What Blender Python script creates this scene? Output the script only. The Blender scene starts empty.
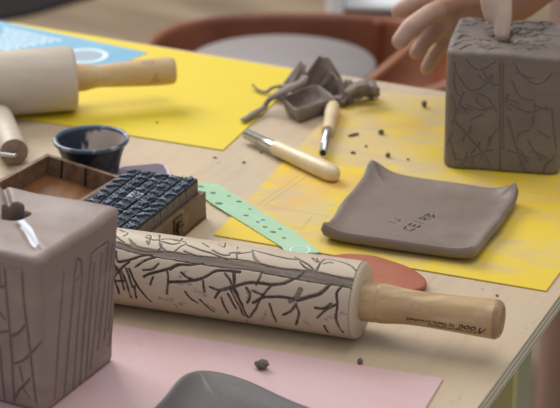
import bpy, bmesh, math, random
import numpy as np
from mathutils import Vector, Matrix, noise
random.seed(7); rng = np.random.default_rng(7)
scene = bpy.context.scene
COL = scene.collection

# ------------------------------------------------------------------ camera
F = 1800.0; TH = math.atan(736/1800); CH = 1.366
cd = bpy.data.cameras.new('camera'); cam = bpy.data.objects.new('camera', cd); COL.objects.link(cam)
cam.location = (0, 0, CH); cam.rotation_euler = (math.pi/2 - TH, 0, 0)
cd.sensor_width = 36; cd.lens = F/560*36; cd.clip_start = 0.05; cd.clip_end = 60
cd.dof.use_dof = True; cd.dof.focus_distance = 1.44; cd.dof.aperture_fstop = 10.0
scene.camera = cam

# ------------------------------------------------------------------ light
w = bpy.data.worlds.new('world'); scene.world = w; w.use_nodes = True
bg = w.node_tree.nodes['Background']; bg.inputs[0].default_value = (0.86, 0.92, 1.0, 1); bg.inputs[1].default_value = 0.62
def area(name, loc, target, sx, sy, power, col):
    l = bpy.data.lights.new(name, 'AREA'); l.shape = 'RECTANGLE'; l.size = sx; l.size_y = sy
    l.energy = power; l.color = col
    o = bpy.data.objects.new(name, l); COL.objects.link(o); o.location = loc
    o.rotation_euler = (Vector(target)-Vector(loc)).to_track_quat('-Z', 'Y').to_euler(); return o
area('window_light', (-1.7, 3.9, 2.9), (0.0, 1.5, 0.75), 2.2, 1.6, 118, (1.0, 0.985, 0.96))
area('ceiling_light', (0.3, 1.6, 3.2), (0.0, 1.5, 0.75), 1.6, 1.6, 26, (1.0, 0.93, 0.84))
scene.view_settings.view_transform = 'Standard'; scene.view_settings.look = 'None'
scene.view_settings.gamma = 1; scene.view_settings.exposure = -0.18

# ------------------------------------------------------------------ helpers
def c(r, g, b):
    f = lambda v: (v/255/12.92 if v/255 <= .04045 else ((v/255+.055)/1.055)**2.4)
    return (f(r), f(g), f(b), 1)
CT, ST = math.cos(TH), math.sin(TH)
def ray(px, py):
    u = (px-280)/F; v = (py-204)/F
    return Vector((u, CT - v*ST, -ST - v*CT))
EYE = Vector((0, 0, CH))
def at(px, py, z=0.75):
    d = ray(px, py); return EYE + d*((z-CH)/d.z)
def atY(px, py, Y):
    d = ray(px, py); return EYE + d*(Y/d.y)
def on_plane(px, py, p, n):
    d = ray(px, py); return EYE + d*((p-EYE).dot(n)/d.dot(n))
def on_cyl(px, py, a, ax, r):
    d = ray(px, py); o = EYE - a
    d2 = d - ax*d.dot(ax); o2 = o - ax*o.dot(ax)
    A = d2.dot(d2); B = 2*d2.dot(o2); C = o2.dot(o2)-r*r; D = B*B-4*A*C
    t = (-B - math.sqrt(max(D, 0)))/(2*A)
    return EYE + d*t
def tag(o, label=None, cat=None, group=None, kind=None):
    if label: o['label'] = label
    if cat: o['category'] = cat
    if group: o['group'] = group
    if kind: o['kind'] = kind
    return o
def thing(name, loc, label, cat, group=None, rz=0):
    o = bpy.data.objects.new(name, None); COL.objects.link(o); o.location = loc
    o.rotation_euler = (0, 0, rz); o.empty_display_size = .02
    return tag(o, label, cat, group)
def mesh(name, V, Fc, mat=None, parent=None, smooth=True, local=False, attrs=None, angle=None):
    """one mesh object; V in world coordinates (unless local), shifted to its parent's or its own base"""
    V = np.asarray(V, dtype=float).reshape(-1, 3)
    off = np.zeros(3)
    if not local:
        if parent is not None:
            off = np.array(parent.location); g_ = parent.parent
            while g_ is not None: off = off+np.array(g_.location); g_ = g_.parent
        else:
            mn = V.min(0); mx = V.max(0); off = np.array([(mn[0]+mx[0])/2, (mn[1]+mx[1])/2, mn[2]])
    me = bpy.data.meshes.new(name)
    Vl = V - off
    if isinstance(Fc, np.ndarray):
        n = len(Fc); k = Fc.shape[1]
        me.vertices.add(len(Vl)); me.vertices.foreach_set('co', Vl.astype(np.float32).ravel())
        me.loops.add(n*k); me.loops.foreach_set('vertex_index', Fc.astype(np.int32).ravel())
        me.polygons.add(n); me.polygons.foreach_set('loop_start', np.arange(0, n*k, k, dtype=np.int32))
        me.polygons.foreach_set('loop_total', np.full(n, k, dtype=np.int32))
        me.update(calc_edges=True)
    else:
        me.from_pydata([tuple(v) for v in Vl], [], Fc); me.update()
    me.validate()
    me.polygons.foreach_set('use_smooth', [smooth]*len(me.polygons))
    if attrs:
        for k_, arr in attrs.items():
            a = me.attributes.new(k_, 'FLOAT', 'POINT'); a.data.foreach_set('value', np.asarray(arr, dtype=np.float32))
    if mat: me.materials.append(mat)
    o = bpy.data.objects.new(name, me); COL.objects.link(o)
    if parent is not None: o.parent = parent
    elif not local: o.location = off
    if angle:
        b = bmesh.new(); b.from_mesh(me)
        for e in b.edges:
            if len(e.link_faces) == 2 and e.calc_face_angle(0) > angle: e.smooth = False
        b.to_mesh(me); b.free()
    return o
def bevel(o, wd, seg=2, ang=0.5):
    m = o.modifiers.new('bevel', 'BEVEL'); m.width = wd; m.segments = seg; m.limit_method = 'ANGLE'; m.angle_limit = ang
    return o
def grid_faces(nu, nv, wrap_u=False, wrap_v=False, base=0):
    iu = np.arange(nu if wrap_u else nu-1); iv = np.arange(nv if wrap_v else nv-1)
    I, J = np.meshgrid(iu, iv, indexing='ij')
    I2 = (I+1) % nu; J2 = (J+1) % nv
    return np.stack([I*nv+J, I2*nv+J, I2*nv+J2, I*nv+J2], -1).reshape(-1, 4)+base
def prism(pts, z0, z1):
    n = len(pts); V = [(p[0], p[1], z0) for p in pts]+[(p[0], p[1], z1) for p in pts]
    a = sum(pts[i][0]*pts[(i+1) % n][1]-pts[(i+1) % n][0]*pts[i][1] for i in range(n))
    Fc = [tuple(range(n))[::-1], tuple(range(n, 2*n))]+[(i, (i+1) % n, n+(i+1) % n, n+i) for i in range(n)]
    if a < 0: Fc = [f[::-1] for f in Fc]
    return V, Fc
class MB:
    def __init__(s): s.V = []; s.F = []
    def add(s, V, Fc):
        b = len(s.V); s.V += [tuple(v) for v in V]; s.F += [tuple(int(i)+b for i in f) for f in Fc]; return s
    def box(s, x0, y0, z0, x1, y1, z1, M=None):
        V = [Vector((x, y, z)) for z in (z0, z1) for y in (y0, y1) for x in (x0, x1)]
        if M is not None: V = [M @ v for v in V]
        return s.add(V, [(0, 2, 3, 1), (4, 5, 7, 6), (0, 1, 5, 4), (2, 6, 7, 3), (0, 4, 6, 2), (1, 3, 7, 5)])
    def obj(s, name, mat, parent=None, **k): return mesh(name, s.V, s.F, mat, parent, **k)
def lathe(p0, ax, prof, seg=48):
    """prof: (distance along ax, radius)"""
    p0 = Vector(p0); ax = Vector(ax).normalized()
    u = ax.cross(Vector((0, 0, 1)));
    if u.length < .01: u = Vector((1, 0, 0))
    u.normalize(); v = ax.cross(u)
    ang = np.linspace(0, 2*math.pi, seg, endpoint=False)
    P = np.array(prof, dtype=float)
    ring = np.outer(np.cos(ang), u)+np.outer(np.sin(ang), v)
    V = np.array(p0)[None, None]+P[:, 0][:, None, None]*np.array(ax)[None, None]+P[:, 1][:, None, None]*ring[None]
    return V.reshape(-1, 3), grid_faces(len(P), seg, wrap_v=True)
def spline(pts, n):
    """Catmull-Rom through rows of numbers"""
    P = np.array(pts, dtype=float); P = np.vstack([2*P[0]-P[1], P, 2*P[-1]-P[-2]])
    out = []
    m = len(P)-3
    for k in range(n):
        s = k/(n-1)*m; i = min(int(s), m-1); t = s-i
        a, b, d, e = P[i:i+4]
        out.append(.5*((2*b)+(-a+d)*t+(2*a-5*b+4*d-e)*t*t+(-a+3*b-3*d+e)*t**3))
    return np.array(out)
def sweep(pts, n=30, seg=14, up=(0, 0, 1), wob=0.0):
    """pts rows: x,y,z,half width,half thickness -> closed flattened tube"""
    S = spline(pts, n); V = []
    for i in range(n):
        t = Vector(S[min(i+1, n-1), :3]-S[max(i-1, 0), :3]).normalized()
        a = t.cross(Vector(up));
        if a.length < 1e-3: a = Vector((1, 0, 0))
        a.normalize(); b = a.cross(t)
        e = 1.0 if 0 < i < n-1 else .35
        for k in range(seg):
            th = 2*math.pi*k/seg
            q = 1+wob*noise.noise(Vector((S[i, 0]*90, S[i, 1]*90, S[i, 2]*90+k*.7)))
            V.append(Vector(S[i, :3])+a*(math.cos(th)*S[i, 3]*e*q)+b*(math.sin(th)*S[i, 4]*e*q))
    Fc = grid_faces(n, seg, wrap_v=True).tolist()
    Fc.append(list(range(seg))); Fc.append(list(range((n-1)*seg, n*seg))[::-1])
    return V, Fc
def seg_dist(V, polys, dens=None):
    """distance from each vertex to each polyline -> min over lines of (dist/width); polys: list of (Nx3 pts, width)"""
    out = np.full(len(V), 9.0)
    for P, wd in polys:
        P = np.asarray(P, dtype=float); pad = wd*3
        lo = P.min(0)-pad; hi = P.max(0)+pad
        sub = np.nonzero((V[:, 0] >= lo[0]) & (V[:, 0] <= hi[0]))[0]; W_ = V[sub]
        k_ = ((W_ >= lo) & (W_ <= hi)).all(1); sub = sub[k_]; W_ = W_[k_]
        if not len(sub): continue
        for a, b in zip(P[:-1], P[1:]):
            lo = np.minimum(a, b)-pad; hi = np.maximum(a, b)+pad
            ix_ = np.nonzero(((W_ >= lo) & (W_ <= hi)).all(1))[0]
            if not len(ix_): continue
            idx = sub[ix_]; Q = W_[ix_]; d = b-a; L = max(d @ d, 1e-12)
            t = np.clip(((Q-a) @ d)/L, 0, 1); dd = np.linalg.norm(Q-(a+t[:, None]*d), axis=1)/wd
            out[idx] = np.minimum(out[idx], dd)
    return out
def wob(V, s, seed=0):
    r = np.random.default_rng(seed); o = np.zeros(len(V))
    for k in range(7):
        d = r.normal(size=3); d /= np.linalg.norm(d); o += np.sin(V @ d*s*(.6+.25*k)+r.uniform(0, 6.3))/(1+.4*k)
    return o/3

# ------------------------------------------------------------------ materials
class Mat:
    def __init__(s, name, base, rough=.6, metal=0, spec=.5):
        s.m = bpy.data.materials.new(name); s.m.use_nodes = True; s.nt = s.m.node_tree
        s.b = s.nt.nodes['Principled BSDF']; s.b.inputs['Base Color'].default_value = base
        s.b.inputs['Roughness'].default_value = rough; s.b.inputs['Metallic'].default_value = metal
        s.b.inputs['Specular IOR Level'].default_value = spec
        s.col = None; s.base = base; s.bump_n = None
        s.tc = s.nt.nodes.new('ShaderNodeTexCoord'); s.geo = None
    def n(s, t, **k):
        x = s.nt.nodes.new(t)
        for a, v in k.items(): setattr(x, a, v)
        return x
    def coords(s, scale=(1, 1, 1), rot=(0, 0, 0)):
        mp = s.n('ShaderNodeMapping'); mp.inputs['Scale'].default_value = scale; mp.inputs['Rotation'].default_value = rot
        mr = s.n('ShaderNodeMapping'); mr.inputs['Rotation'].default_value = rot
        s.nt.links.new(s.tc.outputs['Object'], mr.inputs[0]); mp.inputs['Rotation'].default_value = (0, 0, 0)
        s.nt.links.new(mr.outputs[0], mp.inputs[0]); return mp.outputs[0]
    def noise(s, scale, detail=4, rough=.6, sc=(1, 1, 1), rot=(0, 0, 0), dist=0):
        x = s.n('ShaderNodeTexNoise'); x.inputs['Scale'].default_value = scale; x.inputs['Detail'].default_value = detail
        x.inputs['Roughness'].default_value = rough; x.inputs['Distortion'].default_value = dist
        s.nt.links.new(s.coords(sc, rot), x.inputs['Vector']); return x.outputs['Fac']
    def ramp(s, fac, lo, hi):
        r = s.n('ShaderNodeMapRange'); r.interpolation_type = 'SMOOTHSTEP'
        r.inputs['From Min'].default_value = lo; r.inputs['From Max'].default_value = hi
        s.nt.links.new(fac, r.inputs['Value']); return r.outputs['Result']
    def attr(s, name):
        a = s.n('ShaderNodeAttribute'); a.attribute_name = name; return a.outputs['Fac']
    def math(s, op, a, b):
        m = s.n('ShaderNodeMath', operation=op)
        for i, q in enumerate((a, b)):
            if isinstance(q, (int, float)): m.inputs[i].default_value = q
            else: s.nt.links.new(q, m.inputs[i])
        return m.outputs[0]
    def mix(s, fac, col):
        x = s.n('ShaderNodeMix', data_type='RGBA')
        if isinstance(fac, (int, float)): x.inputs[0].default_value = fac
        else: s.nt.links.new(fac, x.inputs[0])
        if s.col is None: x.inputs[6].default_value = s.base
        else: s.nt.links.new(s.col, x.inputs[6])
        if isinstance(col, tuple): x.inputs[7].default_value = col
        else: s.nt.links.new(col, x.inputs[7])
        s.col = x.outputs[2]; s.nt.links.new(s.col, s.b.inputs['Base Color']); return s
    def bump(s, h, strength=.3, dist=.001):
        b = s.n('ShaderNodeBump'); b.inputs['Strength'].default_value = strength; b.inputs['Distance'].default_value = dist
        s.nt.links.new(h, b.inputs['Height'])
        if s.bump_n: s.nt.links.new(s.bump_n, b.inputs['Normal'])
        s.bump_n = b.outputs[0]; s.nt.links.new(s.bump_n, s.b.inputs['Normal']); return s
    def rough_from(s, fac, lo, hi):
        r = s.n('ShaderNodeMapRange'); r.inputs['To Min'].default_value = lo; r.inputs['To Max'].default_value = hi
        s.nt.links.new(fac, r.inputs['Value']); s.nt.links.new(r.outputs[0], s.b.inputs['Roughness']); return s
M = {}
# table edge direction for the plywood grain
RE = (at(560, 295)-at(477.5, 408)); GR = math.atan2(RE.x, RE.y)
m = Mat('plywood', c(193, 173, 146), .5)
m.mix(m.math('MULTIPLY', m.ramp(m.noise(9, 5, .65, (9, .7, 1), (0, 0, GR)), .42, .72), .42), c(172, 155, 132))
m.mix(m.math('MULTIPLY', m.ramp(m.noise(5, 4, .6), .5, .75), .42), c(188, 178, 166))
m.mix(m.math('MULTIPLY', m.ramp(m.noise(3.1, 3, .5), .52, .7), .4), c(222, 196, 152))
m.mix(m.math('MULTIPLY', m.ramp(m.noise(70, 3, .6, (3, .5, 1), (0, 0, GR)), .58, .75), .3), c(150, 134, 114))
m.mix(m.math('MULTIPLY', m.ramp(m.noise(130, 2, .5), .70, .76), .5), c(120, 108, 98))
m.bump(m.noise(60, 4, .6, (5, .4, 1), (0, 0, GR)), .25, .0006); M['ply'] = m.m
m = Mat('plywood_edge', c(222, 214, 194), .6)
wv = m.n('ShaderNodeTexWave', wave_type='BANDS', bands_direction='Z'); wv.inputs['Scale'].default_value = 62
wv.inputs['Distortion'].default_value = 1.2; wv.inputs['Detail'].default_value = 2
m.nt.links.new(m.tc.outputs['Object'], wv.inputs['Vector']); m.mix(m.ramp(wv.outputs['Fac'], .6, .85), c(158, 152, 134)); M['plyedge'] = m.m
m = Mat('painted_leg_wood', c(152, 156, 128), .6)
M['leg'] = m.m
m = Mat('yellow_green_leg_wood', c(186, 180, 122), .6); M['leg_yellow'] = m.m
def paper(name, base, a, bcol, k=.5, sc=9, rough=.55, t0=.5):
    m = Mat(name, base, rough)
    m.mix(m.math('MULTIPLY', m.ramp(m.noise(sc, 5, .62, (1, 1.6, 1), (0, 0, .5), .5), t0, t0+.22), k), a)
    m.mix(m.math('MULTIPLY', m.ramp(m.noise(sc*2.3, 4, .6, (1, 2.2, 1), (0, 0, .9), .4), .58, .74), k), bcol)
    m.bump(m.noise(25, 3, .5), .12, .001); return m
M['yellow'] = paper('yellow_sheet', c(224, 199, 44), c(217, 190, 40), c(206, 184, 84), .4).m
M['pink'] = paper('pink_sheet', c(203, 171, 174), c(202, 164, 158), c(184, 150, 140), .75, 10, .55, .42).m
m = Mat('smeared_yellow_sheet', c(222, 192, 50), .55)
dust = m.math('MULTIPLY', m.ramp(m.noise(11, 6, .72, (1, 1.6, 1), (0, 0, .45), .7), .38, .60), m.attr('dust'))
m.mix(m.math('MULTIPLY', dust, .85), c(204, 180, 132))
m.mix(m.math('MULTIPLY', m.math('MULTIPLY', m.ramp(m.noise(16, 5, .7, (1, 1.8, 1), (0, 0, .2), .5), .48, .66), m.attr('dust')), .8), c(192, 172, 142))
m.mix(m.math('MULTIPLY', m.math('MULTIPLY', m.ramp(m.noise(6, 4, .6, (1, 1.5, 1), (0, 0, -.4), .3), .5, .68), m.attr('dust')), .55), c(222, 168, 78))
m.mix(m.math('MULTIPLY', m.attr('line'), .5), c(160, 132, 88))
m.bump(m.noise(20, 4, .6), .2, .001); M['smear'] = m.m
m = Mat('blue_leaflet', c(122, 176, 204), .4); m.mix(m.ramp(m.noise(14, 2), .4, .7), c(132, 184, 210)); M['leaf_blue'] = m.m
M['print_white'] = Mat('white_print', c(226, 236, 240), .45).m
M['print_grey'] = Mat('grey_print', c(160, 176, 186), .45).m
def clay(name, base, dark, light, rough=.62, k=.5, sc=30, bs=.35):
    m = Mat(name, base, rough, 0, .45)
    m.mix(m.math('MULTIPLY', m.ramp(m.noise(sc, 5, .65), .45, .7), k), dark)
    m.mix(m.math('MULTIPLY', m.ramp(m.noise(sc*.6, 4, .6, (1, 1, 2)), .5, .72), k), light)
    m.bump(m.noise(sc*4, 5, .7), bs, .0012); m.bump(m.noise(700, 2, .6), .2, .0003)
    return m
m = clay('grey_clay_front', c(142, 123, 115), c(122, 106, 101), c(160, 140, 127), .5, .6)
m.mix(m.math('MULTIPLY', m.attr('groove'), .7), c(76, 63, 60)); m.mix(m.attr('wet_sheen'), c(222, 228, 240)); M['clay_front'] = m.m  # blue-white mix is a wet highlight painted into the colour
m = clay('brown_clay_box', c(117, 105, 98), c(102, 90, 84), c(132, 120, 112), .6, .5)
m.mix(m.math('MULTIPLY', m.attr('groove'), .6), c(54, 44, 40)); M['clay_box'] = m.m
m = clay('clay_tray', c(124, 108, 98), c(108, 94, 86), c(142, 126, 116), .5, .5, 24, .3)
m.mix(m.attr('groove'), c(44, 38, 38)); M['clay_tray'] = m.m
m = clay('dark_slab', c(84, 78, 76), c(74, 68, 68), c(96, 92, 92), .5, .5, 20, .3); M['clay_slab'] = m.m
m = clay('scrap_clay', c(132, 119, 110), c(110, 98, 91), c(156, 144, 136), .6, .5, 60, .6); M['scrap'] = m.m
m = clay('crumb_clay', c(112, 100, 92), c(96, 86, 80), c(126, 116, 108), .7, .5, 200, .4); M['crumb'] = m.m
m = clay('terracotta', c(162, 94, 68), c(148, 84, 62), c(174, 108, 82), .6, .5, 30, .3); M['terra'] = m.m
m = Mat('engraved_beech', c(196, 180, 160), .42, 0, .5)
m.mix(m.math('MULTIPLY', m.ramp(m.noise(10, 4, .6), .4, .65), .45), c(184, 160, 134))
m.mix(m.math('MULTIPLY', m.ramp(m.noise(38, 5, .65), .54, .72), .4), c(178, 166, 158))
streak = m.ramp(m.noise(22, 3, .6, (1, 1, 40)), .35, .65)
m.mix(m.math('MULTIPLY', m.attr('fill'), .9), c(128, 112, 100))
m.mix(m.math('MULTIPLY', m.math('MULTIPLY', m.attr('fill'), streak), .6), c(94, 80, 70))
m.mix(m.attr('smudge'), c(140, 126, 124)); m.mix(m.attr('ink'), c(60, 42, 34))
m.bump(m.noise(300, 2, .6), .15, .0003); M['beech'] = m.m
def wood(name, base, dark, light, rough=.42, sc=20, ax=(1, 1, .08), k=.7):
    m = Mat(name, base, rough)
    m.mix(m.math('MULTIPLY', m.ramp(m.noise(sc, 5, .6, ax, (0, 0, 0), .4), .42, .66), k), dark)
    m.mix(m.math('MULTIPLY', m.ramp(m.noise(sc*1.7, 4, .6, ax), .5, .7), k), light)
    m.bump(m.noise(sc*5, 3, .6, ax), .2, .0004); return m
M['handle'] = wood('turned_handle_wood', c(186, 154, 112), c(162, 128, 90), c(204, 176, 138), .38, 60, (.25, 1, 1)).m
m = wood('worn_handle_wood', c(198, 166, 118), c(180, 146, 100), c(212, 186, 146), .45, 50, (.25, 1, 1))
m.mix(m.math('MULTIPLY', m.ramp(m.noise(60, 4, .6), .56, .7), .6), c(140, 122, 100)); M['worn'] = m.m
M['pale'] = wood('pale_plain_wood', c(196, 182, 166), c(184, 168, 150), c(204, 194, 180), .5, 26, (.25, 1, 1), .5).m
M['endgrain'] = wood('end_grain', c(150, 124, 104), c(122, 98, 82), c(172, 148, 128), .7, 120, (1, 1, 1)).m
M['handle_end'] = wood('handle_end_grain', c(158, 120, 88), c(132, 96, 68), c(182, 150, 120), .45, 120, (1, 1, 1)).m
M['boxwood'] = wood('dark_box_wood', c(112, 86, 60), c(84, 60, 42), c(138, 112, 86), .5, 45, (1, 1, 1)).m
M['boxrim'] = wood('worn_rim_wood', c(126, 98, 76), c(92, 66, 48), c(158, 132, 110), .55, 60, (1, 1, 1)).m
M['boxfloor'] = wood('brown_box_floor', c(124, 82, 48), c(100, 62, 36), c(142, 100, 62), .4, 30, (1, .3, 1)).m
M['groove'] = Mat('dark_slot', c(38, 26, 20), .8).m
M['toolhandle'] = wood('light_tool_wood', c(220, 200, 160), c(204, 182, 140), c(228, 212, 180), .35, 60, (.3, 1, 1), .5).m
M['steel'] = Mat('brushed_steel', c(196, 196, 198), .28, 1).m
M['darksteel'] = Mat('tube_bore', c(30, 28, 28), .6).m
M['latch'] = Mat('latch_metal', c(92, 80, 66), .4, .9).m
m = Mat('navy_enamel', c(24, 30, 46), .3)
m.mix(m.math('MULTIPLY', m.ramp(m.noise(38, 4, .6), .55, .68), .5), c(74, 84, 104)); M['navy'] = m.m
m = Mat('navy_enamel_inside', c(26, 34, 56), .3)
m.mix(m.ramp(m.noise(30, 3, .55, (1, 1, .6), (0, 0, .7)), .45, .52), c(186, 170, 158)); M['navy_in'] = m.m
m = Mat('cup_rim', c(70, 86, 106), .35); m.mix(m.ramp(m.noise(60, 3), .5, .62), c(150, 160, 170)); M['navy_rim'] = m.m
m = Mat('stamp_face', c(66, 80, 98), .6)
m.mix(m.ramp(m.noise(220, 3, .6), .42, .6), c(112, 128, 146)); m.mix(m.ramp(m.noise(160, 3, .6), .6, .7), c(50, 58, 70)); M['stamp'] = m.m
M['stampdark'] = Mat('stamp_recess', c(34, 40, 52), .7).m
M['stampwood'] = wood('stamp_block_wood', c(112, 98, 92), c(84, 72, 70), c(134, 120, 112), .6, 80, (1, 1, 1)).m
M['stamppale'] = Mat('pale_stamp_face', c(150, 156, 168), .5).m
m = Mat('green_plastic', c(196, 232, 198), .18); m.b.inputs['Transmission Weight'].default_value = .3
m.b.inputs['IOR'].default_value = 1.2
m.mix(m.math('MULTIPLY', m.ramp(m.noise(40, 4, .6), .48, .66), .5), c(206, 238, 210)); M['green'] = m.m
M['greenmark'] = Mat('dark_marking', c(62, 86, 66), .6).m
M['cardrim'] = Mat('pale_card_rim', c(206, 190, 200), .35).m
M['carddark'] = Mat('dark_card_face', c(112, 94, 106), .3).m
m = Mat('red_brown_plastic', c(136, 80, 52), .4); m.mix(m.ramp(m.noise(8, 3), .4, .7), c(116, 64, 42)); M['tub'] = m.m
M['tubrim'] = Mat('light_tub_rim', c(186, 140, 118), .35).m
m = Mat('wheel_metal', c(158, 150, 148), .45, .2); M['wheel'] = m.m
M['stick'] = Mat('brown_stick', c(176, 122, 90), .5).m
M['whiteplastic'] = Mat('white_plastic', c(228, 230, 234), .4).m
M['blueplastic'] = Mat('blue_plastic', c(76, 108, 142), .5).m
M['wallpaint'] = Mat('wall_paint', c(225, 222, 214), .8).m
M['shape_dark'] = Mat('dark_matte_brown', c(30, 24, 22), .9).m
m = Mat('floor_boards', c(150, 128, 104), .6)
m.mix(m.ramp(m.noise(1.6, 3, .5, (.5, 3.0, 1), (0, 0, .7)), .42, .62), c(178, 154, 126))
m.mix(m.math('MULTIPLY', m.ramp(m.noise(5, 3, .5, (.4, 4, 1), (0, 0, .7)), .5, .7), .5), c(132, 108, 92)); M['floor'] = m.m
m = Mat('skin', c(160, 116, 98), .5); m.b.inputs['Subsurface Weight'].default_value = .08
m.b.inputs['Subsurface Radius'].default_value = (.01, .004, .002)
m.mix(m.math('MULTIPLY', m.ramp(m.noise(30, 4, .6), .5, .7), .5), c(166, 142, 130)); m.mix(m.attr('coat'), c(206, 184, 168)); m.bump(m.noise(260, 3, .6), .25, .0006); M['skin'] = m.m
m = Mat('dusty_skin', c(196, 170, 156), .6); M['nail'] = m.m
M['shirt'] = Mat('brown_shirt', c(112, 84, 70), .9).m
M['apron'] = Mat('brown_apron', c(98, 76, 64), .9).m
M['denim'] = Mat('brown_cloth', c(146, 118, 104), .9).m
M['hair'] = Mat('dark_hair', c(70, 52, 40), .6).m
M['burn'] = Mat('burnt_print', c(92, 58, 36), .7).m

# ------------------------------------------------------------------ floor and table
o = MB().box(-4, -1.5, -.04, 4, 9, 0).obj('floor', M['floor'], smooth=False); tag(o, kind='structure')
for nm, bx_ in (('wall_back', (-4, 9, 0, 4, 9.1, 3.4)), ('wall_left', (-4.1, -1.5, 0, -4, 9, 3.4)), ('wall_right', (4, -1.5, 0, 4.1, 9, 3.4))):
    tag(MB().box(*bx_).obj(nm, M['wallpaint'], smooth=False), kind='structure')
o = mesh('dark_floor_shape', *prism([at(*p, 0) for p in ((-60, 34), (-5, 23), (28, 17), (92, -1), (130, -14), (60, -50), (-60, -40))], 0, .012), M['shape_dark'], smooth=False)  # thin flat dark polygon on the far floor
tag(o, 'dark brown flat shape lying on the boards beyond the table corner', 'mat')

CORN = Vector((.4036, 1.7055, 0)); dA = Vector((-.889, .459, 0)).normalized(); dB = Vector((-.414, -.910, 0)).normalized()
base = CORN+dA*.6+dB*.45
tb = thing('work_table', (base.x, base.y, 0), 'plywood work table with layered edge under all the clay and tools', 'table')
TH_T = .0145
q = [CORN, CORN+dA*1.35, CORN+dA*1.35+dB*.97, CORN+dB*.97]
V, Fc = prism(q, .75-TH_T, .75)
top = mesh('tabletop', V, Fc, M['plyedge'], tb, smooth=False)
top.data.materials.append(M['ply'])
for p in top.data.polygons:
    if abs(p.normal.z) > .9: p.material_index = 1
lp = at(513, 384, .70)
def leg(p, name='leg', wx=.032, wy=.046):
    b = MB(); R = Matrix.Translation(p) @ Matrix.Rotation(-GR, 4, 'Z')
    b.box(-wx, -wy/2, 0, 0, wy/2, .75-TH_T, R); b.obj(name, M['leg'], tb, smooth=False)
legr = Vector((lp.x, lp.y, 0))+Vector((RE.x, RE.y, 0)).normalized()*.023
for p in (CORN+dA*.24+dB*.05, CORN+dA*1.25+dB*.09, CORN+dA*1.25+dB*.87, CORN+dA*.08+dB*.87):
    leg(Vector((p.x, p.y, 0)))
b = MB(); R = Matrix.Translation(legr) @ Matrix.Rotation(-GR, 4, 'Z')
b.box(-.045, -.023, 0, 0, -.010, .75-TH_T, R); b.obj('leg', M['leg_yellow'], tb, smooth=False)
b = MB(); b.box(-.040, -.010, 0, -.002, .032, .75-TH_T, R); b.obj('leg', M['leg'], tb, smooth=False)
b = MB()
R = Matrix.Translation(legr) @ Matrix.Rotation(-GR, 4, 'Z')
b.box(-.19, -.42, .685, -.165, .42, .75-TH_T, R); b.obj('apron_rail', M['leg'], tb, smooth=False)

# ------------------------------------------------------------------ sheets
ZS = .7513
def tri_sheet(name, pts, z0, z1, mat, label, attrf=None, n=60, cat='sheet'):
    """four-cornered sheet as a fine grid with a closed rim"""
    P = [np.array(p[:2]) for p in pts]
    U, Vv = np.meshgrid(np.linspace(0, 1, n), np.linspace(0, 1, n), indexing='ij')
    xy = ((1-U)*(1-Vv))[..., None]*P[0]+(U*(1-Vv))[..., None]*P[1]+(U*Vv)[..., None]*P[2]+((1-U)*Vv)[..., None]*P[3]
    T = np.concatenate([xy, np.full((n, n, 1), z1)], -1).reshape(-1, 3)
    B = T.copy(); B[:, 2] = z0
    f1 = grid_faces(n, n); f2 = f1[:, ::-1]+n*n
    e = [i for i in range(n)]+[i*n+n-1 for i in range(1, n)]+[(n-1)*n+i for i in range(n-2, -1, -1)]+[i*n for i in range(n-2, 0, -1)]
    rim = np.array([(e[k], e[(k+1) % len(e)], e[(k+1) % len(e)]+n*n, e[k]+n*n) for k in range(len(e))])
    V = np.vstack([T, B]); a = attrf(V) if attrf else None
    o = mesh(name, V, np.vstack([f1, f2, rim]), mat, smooth=False, attrs=a)
    return tag(o, label, cat)
nr = at(223, 151); fr = at(307, 73); dl = (at(15, 118)-nr).normalized()
tri_sheet('yellow_sheet', [nr, nr+dl*.36, fr+(at(50, 30)-fr).normalized()*.40, fr], .7502, ZS, M['yellow'], 'clean bright yellow sheet under the plain rolling pin at the far left', n=8)
cB0, cB1 = at(214, 236), at(546, 292); dr = (at(303, 173)-cB0).normalized()
cB3 = cB0+dr*.50; cB2 = cB1+(at(560, 235)-cB1).normalized()*.46
# far edge is set back from the table edge
cB3 = at(345, 96); cB2 = cB1+(CORN-at(560, 295)-Vector((0, 0, .75))).normalized()*0
e_r = Vector((RE.x, RE.y, 0)).normalized(); cB2 = cB1+e_r*.465
cB2.z = .75; cB3 = at(352, 91)
LN = [([at(300, 176), at(258, 206)], .0006), ([at(306, 178), at(266, 206)], .0006), ([at(262, 206), at(330, 218)], .0005),
      ([at(345, 150), at(450, 172), at(540, 196)], .0005), ([at(312, 218), at(300, 232)], .0005)]
LN = [([tuple(p) for p in P], wd) for P, wd in LN]
def dustf(V):
    cl = np.array(cB0)[:2]; d0 = np.linalg.norm(V[:, :2]-cl, axis=1)
    ed = (V[:, :2]-np.array(cB0)[:2]) @ np.array([-(cB1-cB0).normalized().y, (cB1-cB0).normalized().x])
    ed = np.abs(ed); x = V[:, 0]
    dust = np.clip((d0-.045)/.03, 0, 1)*np.clip(.25+ed/.05, 0, 1)*np.clip(1.12-.9*np.clip(x-.12, 0, .3)/.16, .4, 1)
    Vz = V.copy(); Vz[:, 2] = .75
    return {'dust': dust, 'line': np.clip(1.5-seg_dist(Vz, LN), 0, 1)}
tri_sheet('yellow_sheet', [cB0, cB1, cB2, cB3], .7502, ZS, M['smear'], 'yellow sheet smeared with clay under the curled clay tray and square clay box', dustf, n=420)
pk = at(443, 380); pe = (at(113, 325.5)-pk).normalized(); ps = (at(428, 408)-pk).normalized()
ps = Vector((pe.y, -pe.x, 0)); ps = ps if ps.y < 0 else -ps
tri_sheet('pink_sheet', [pk, pk+pe*.42, pk+pe*.42+ps*.24, pk+ps*.24], .7502, ZS, M['pink'], 'pale pink sheet under the front clay box with tree relief', n=8)

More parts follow.
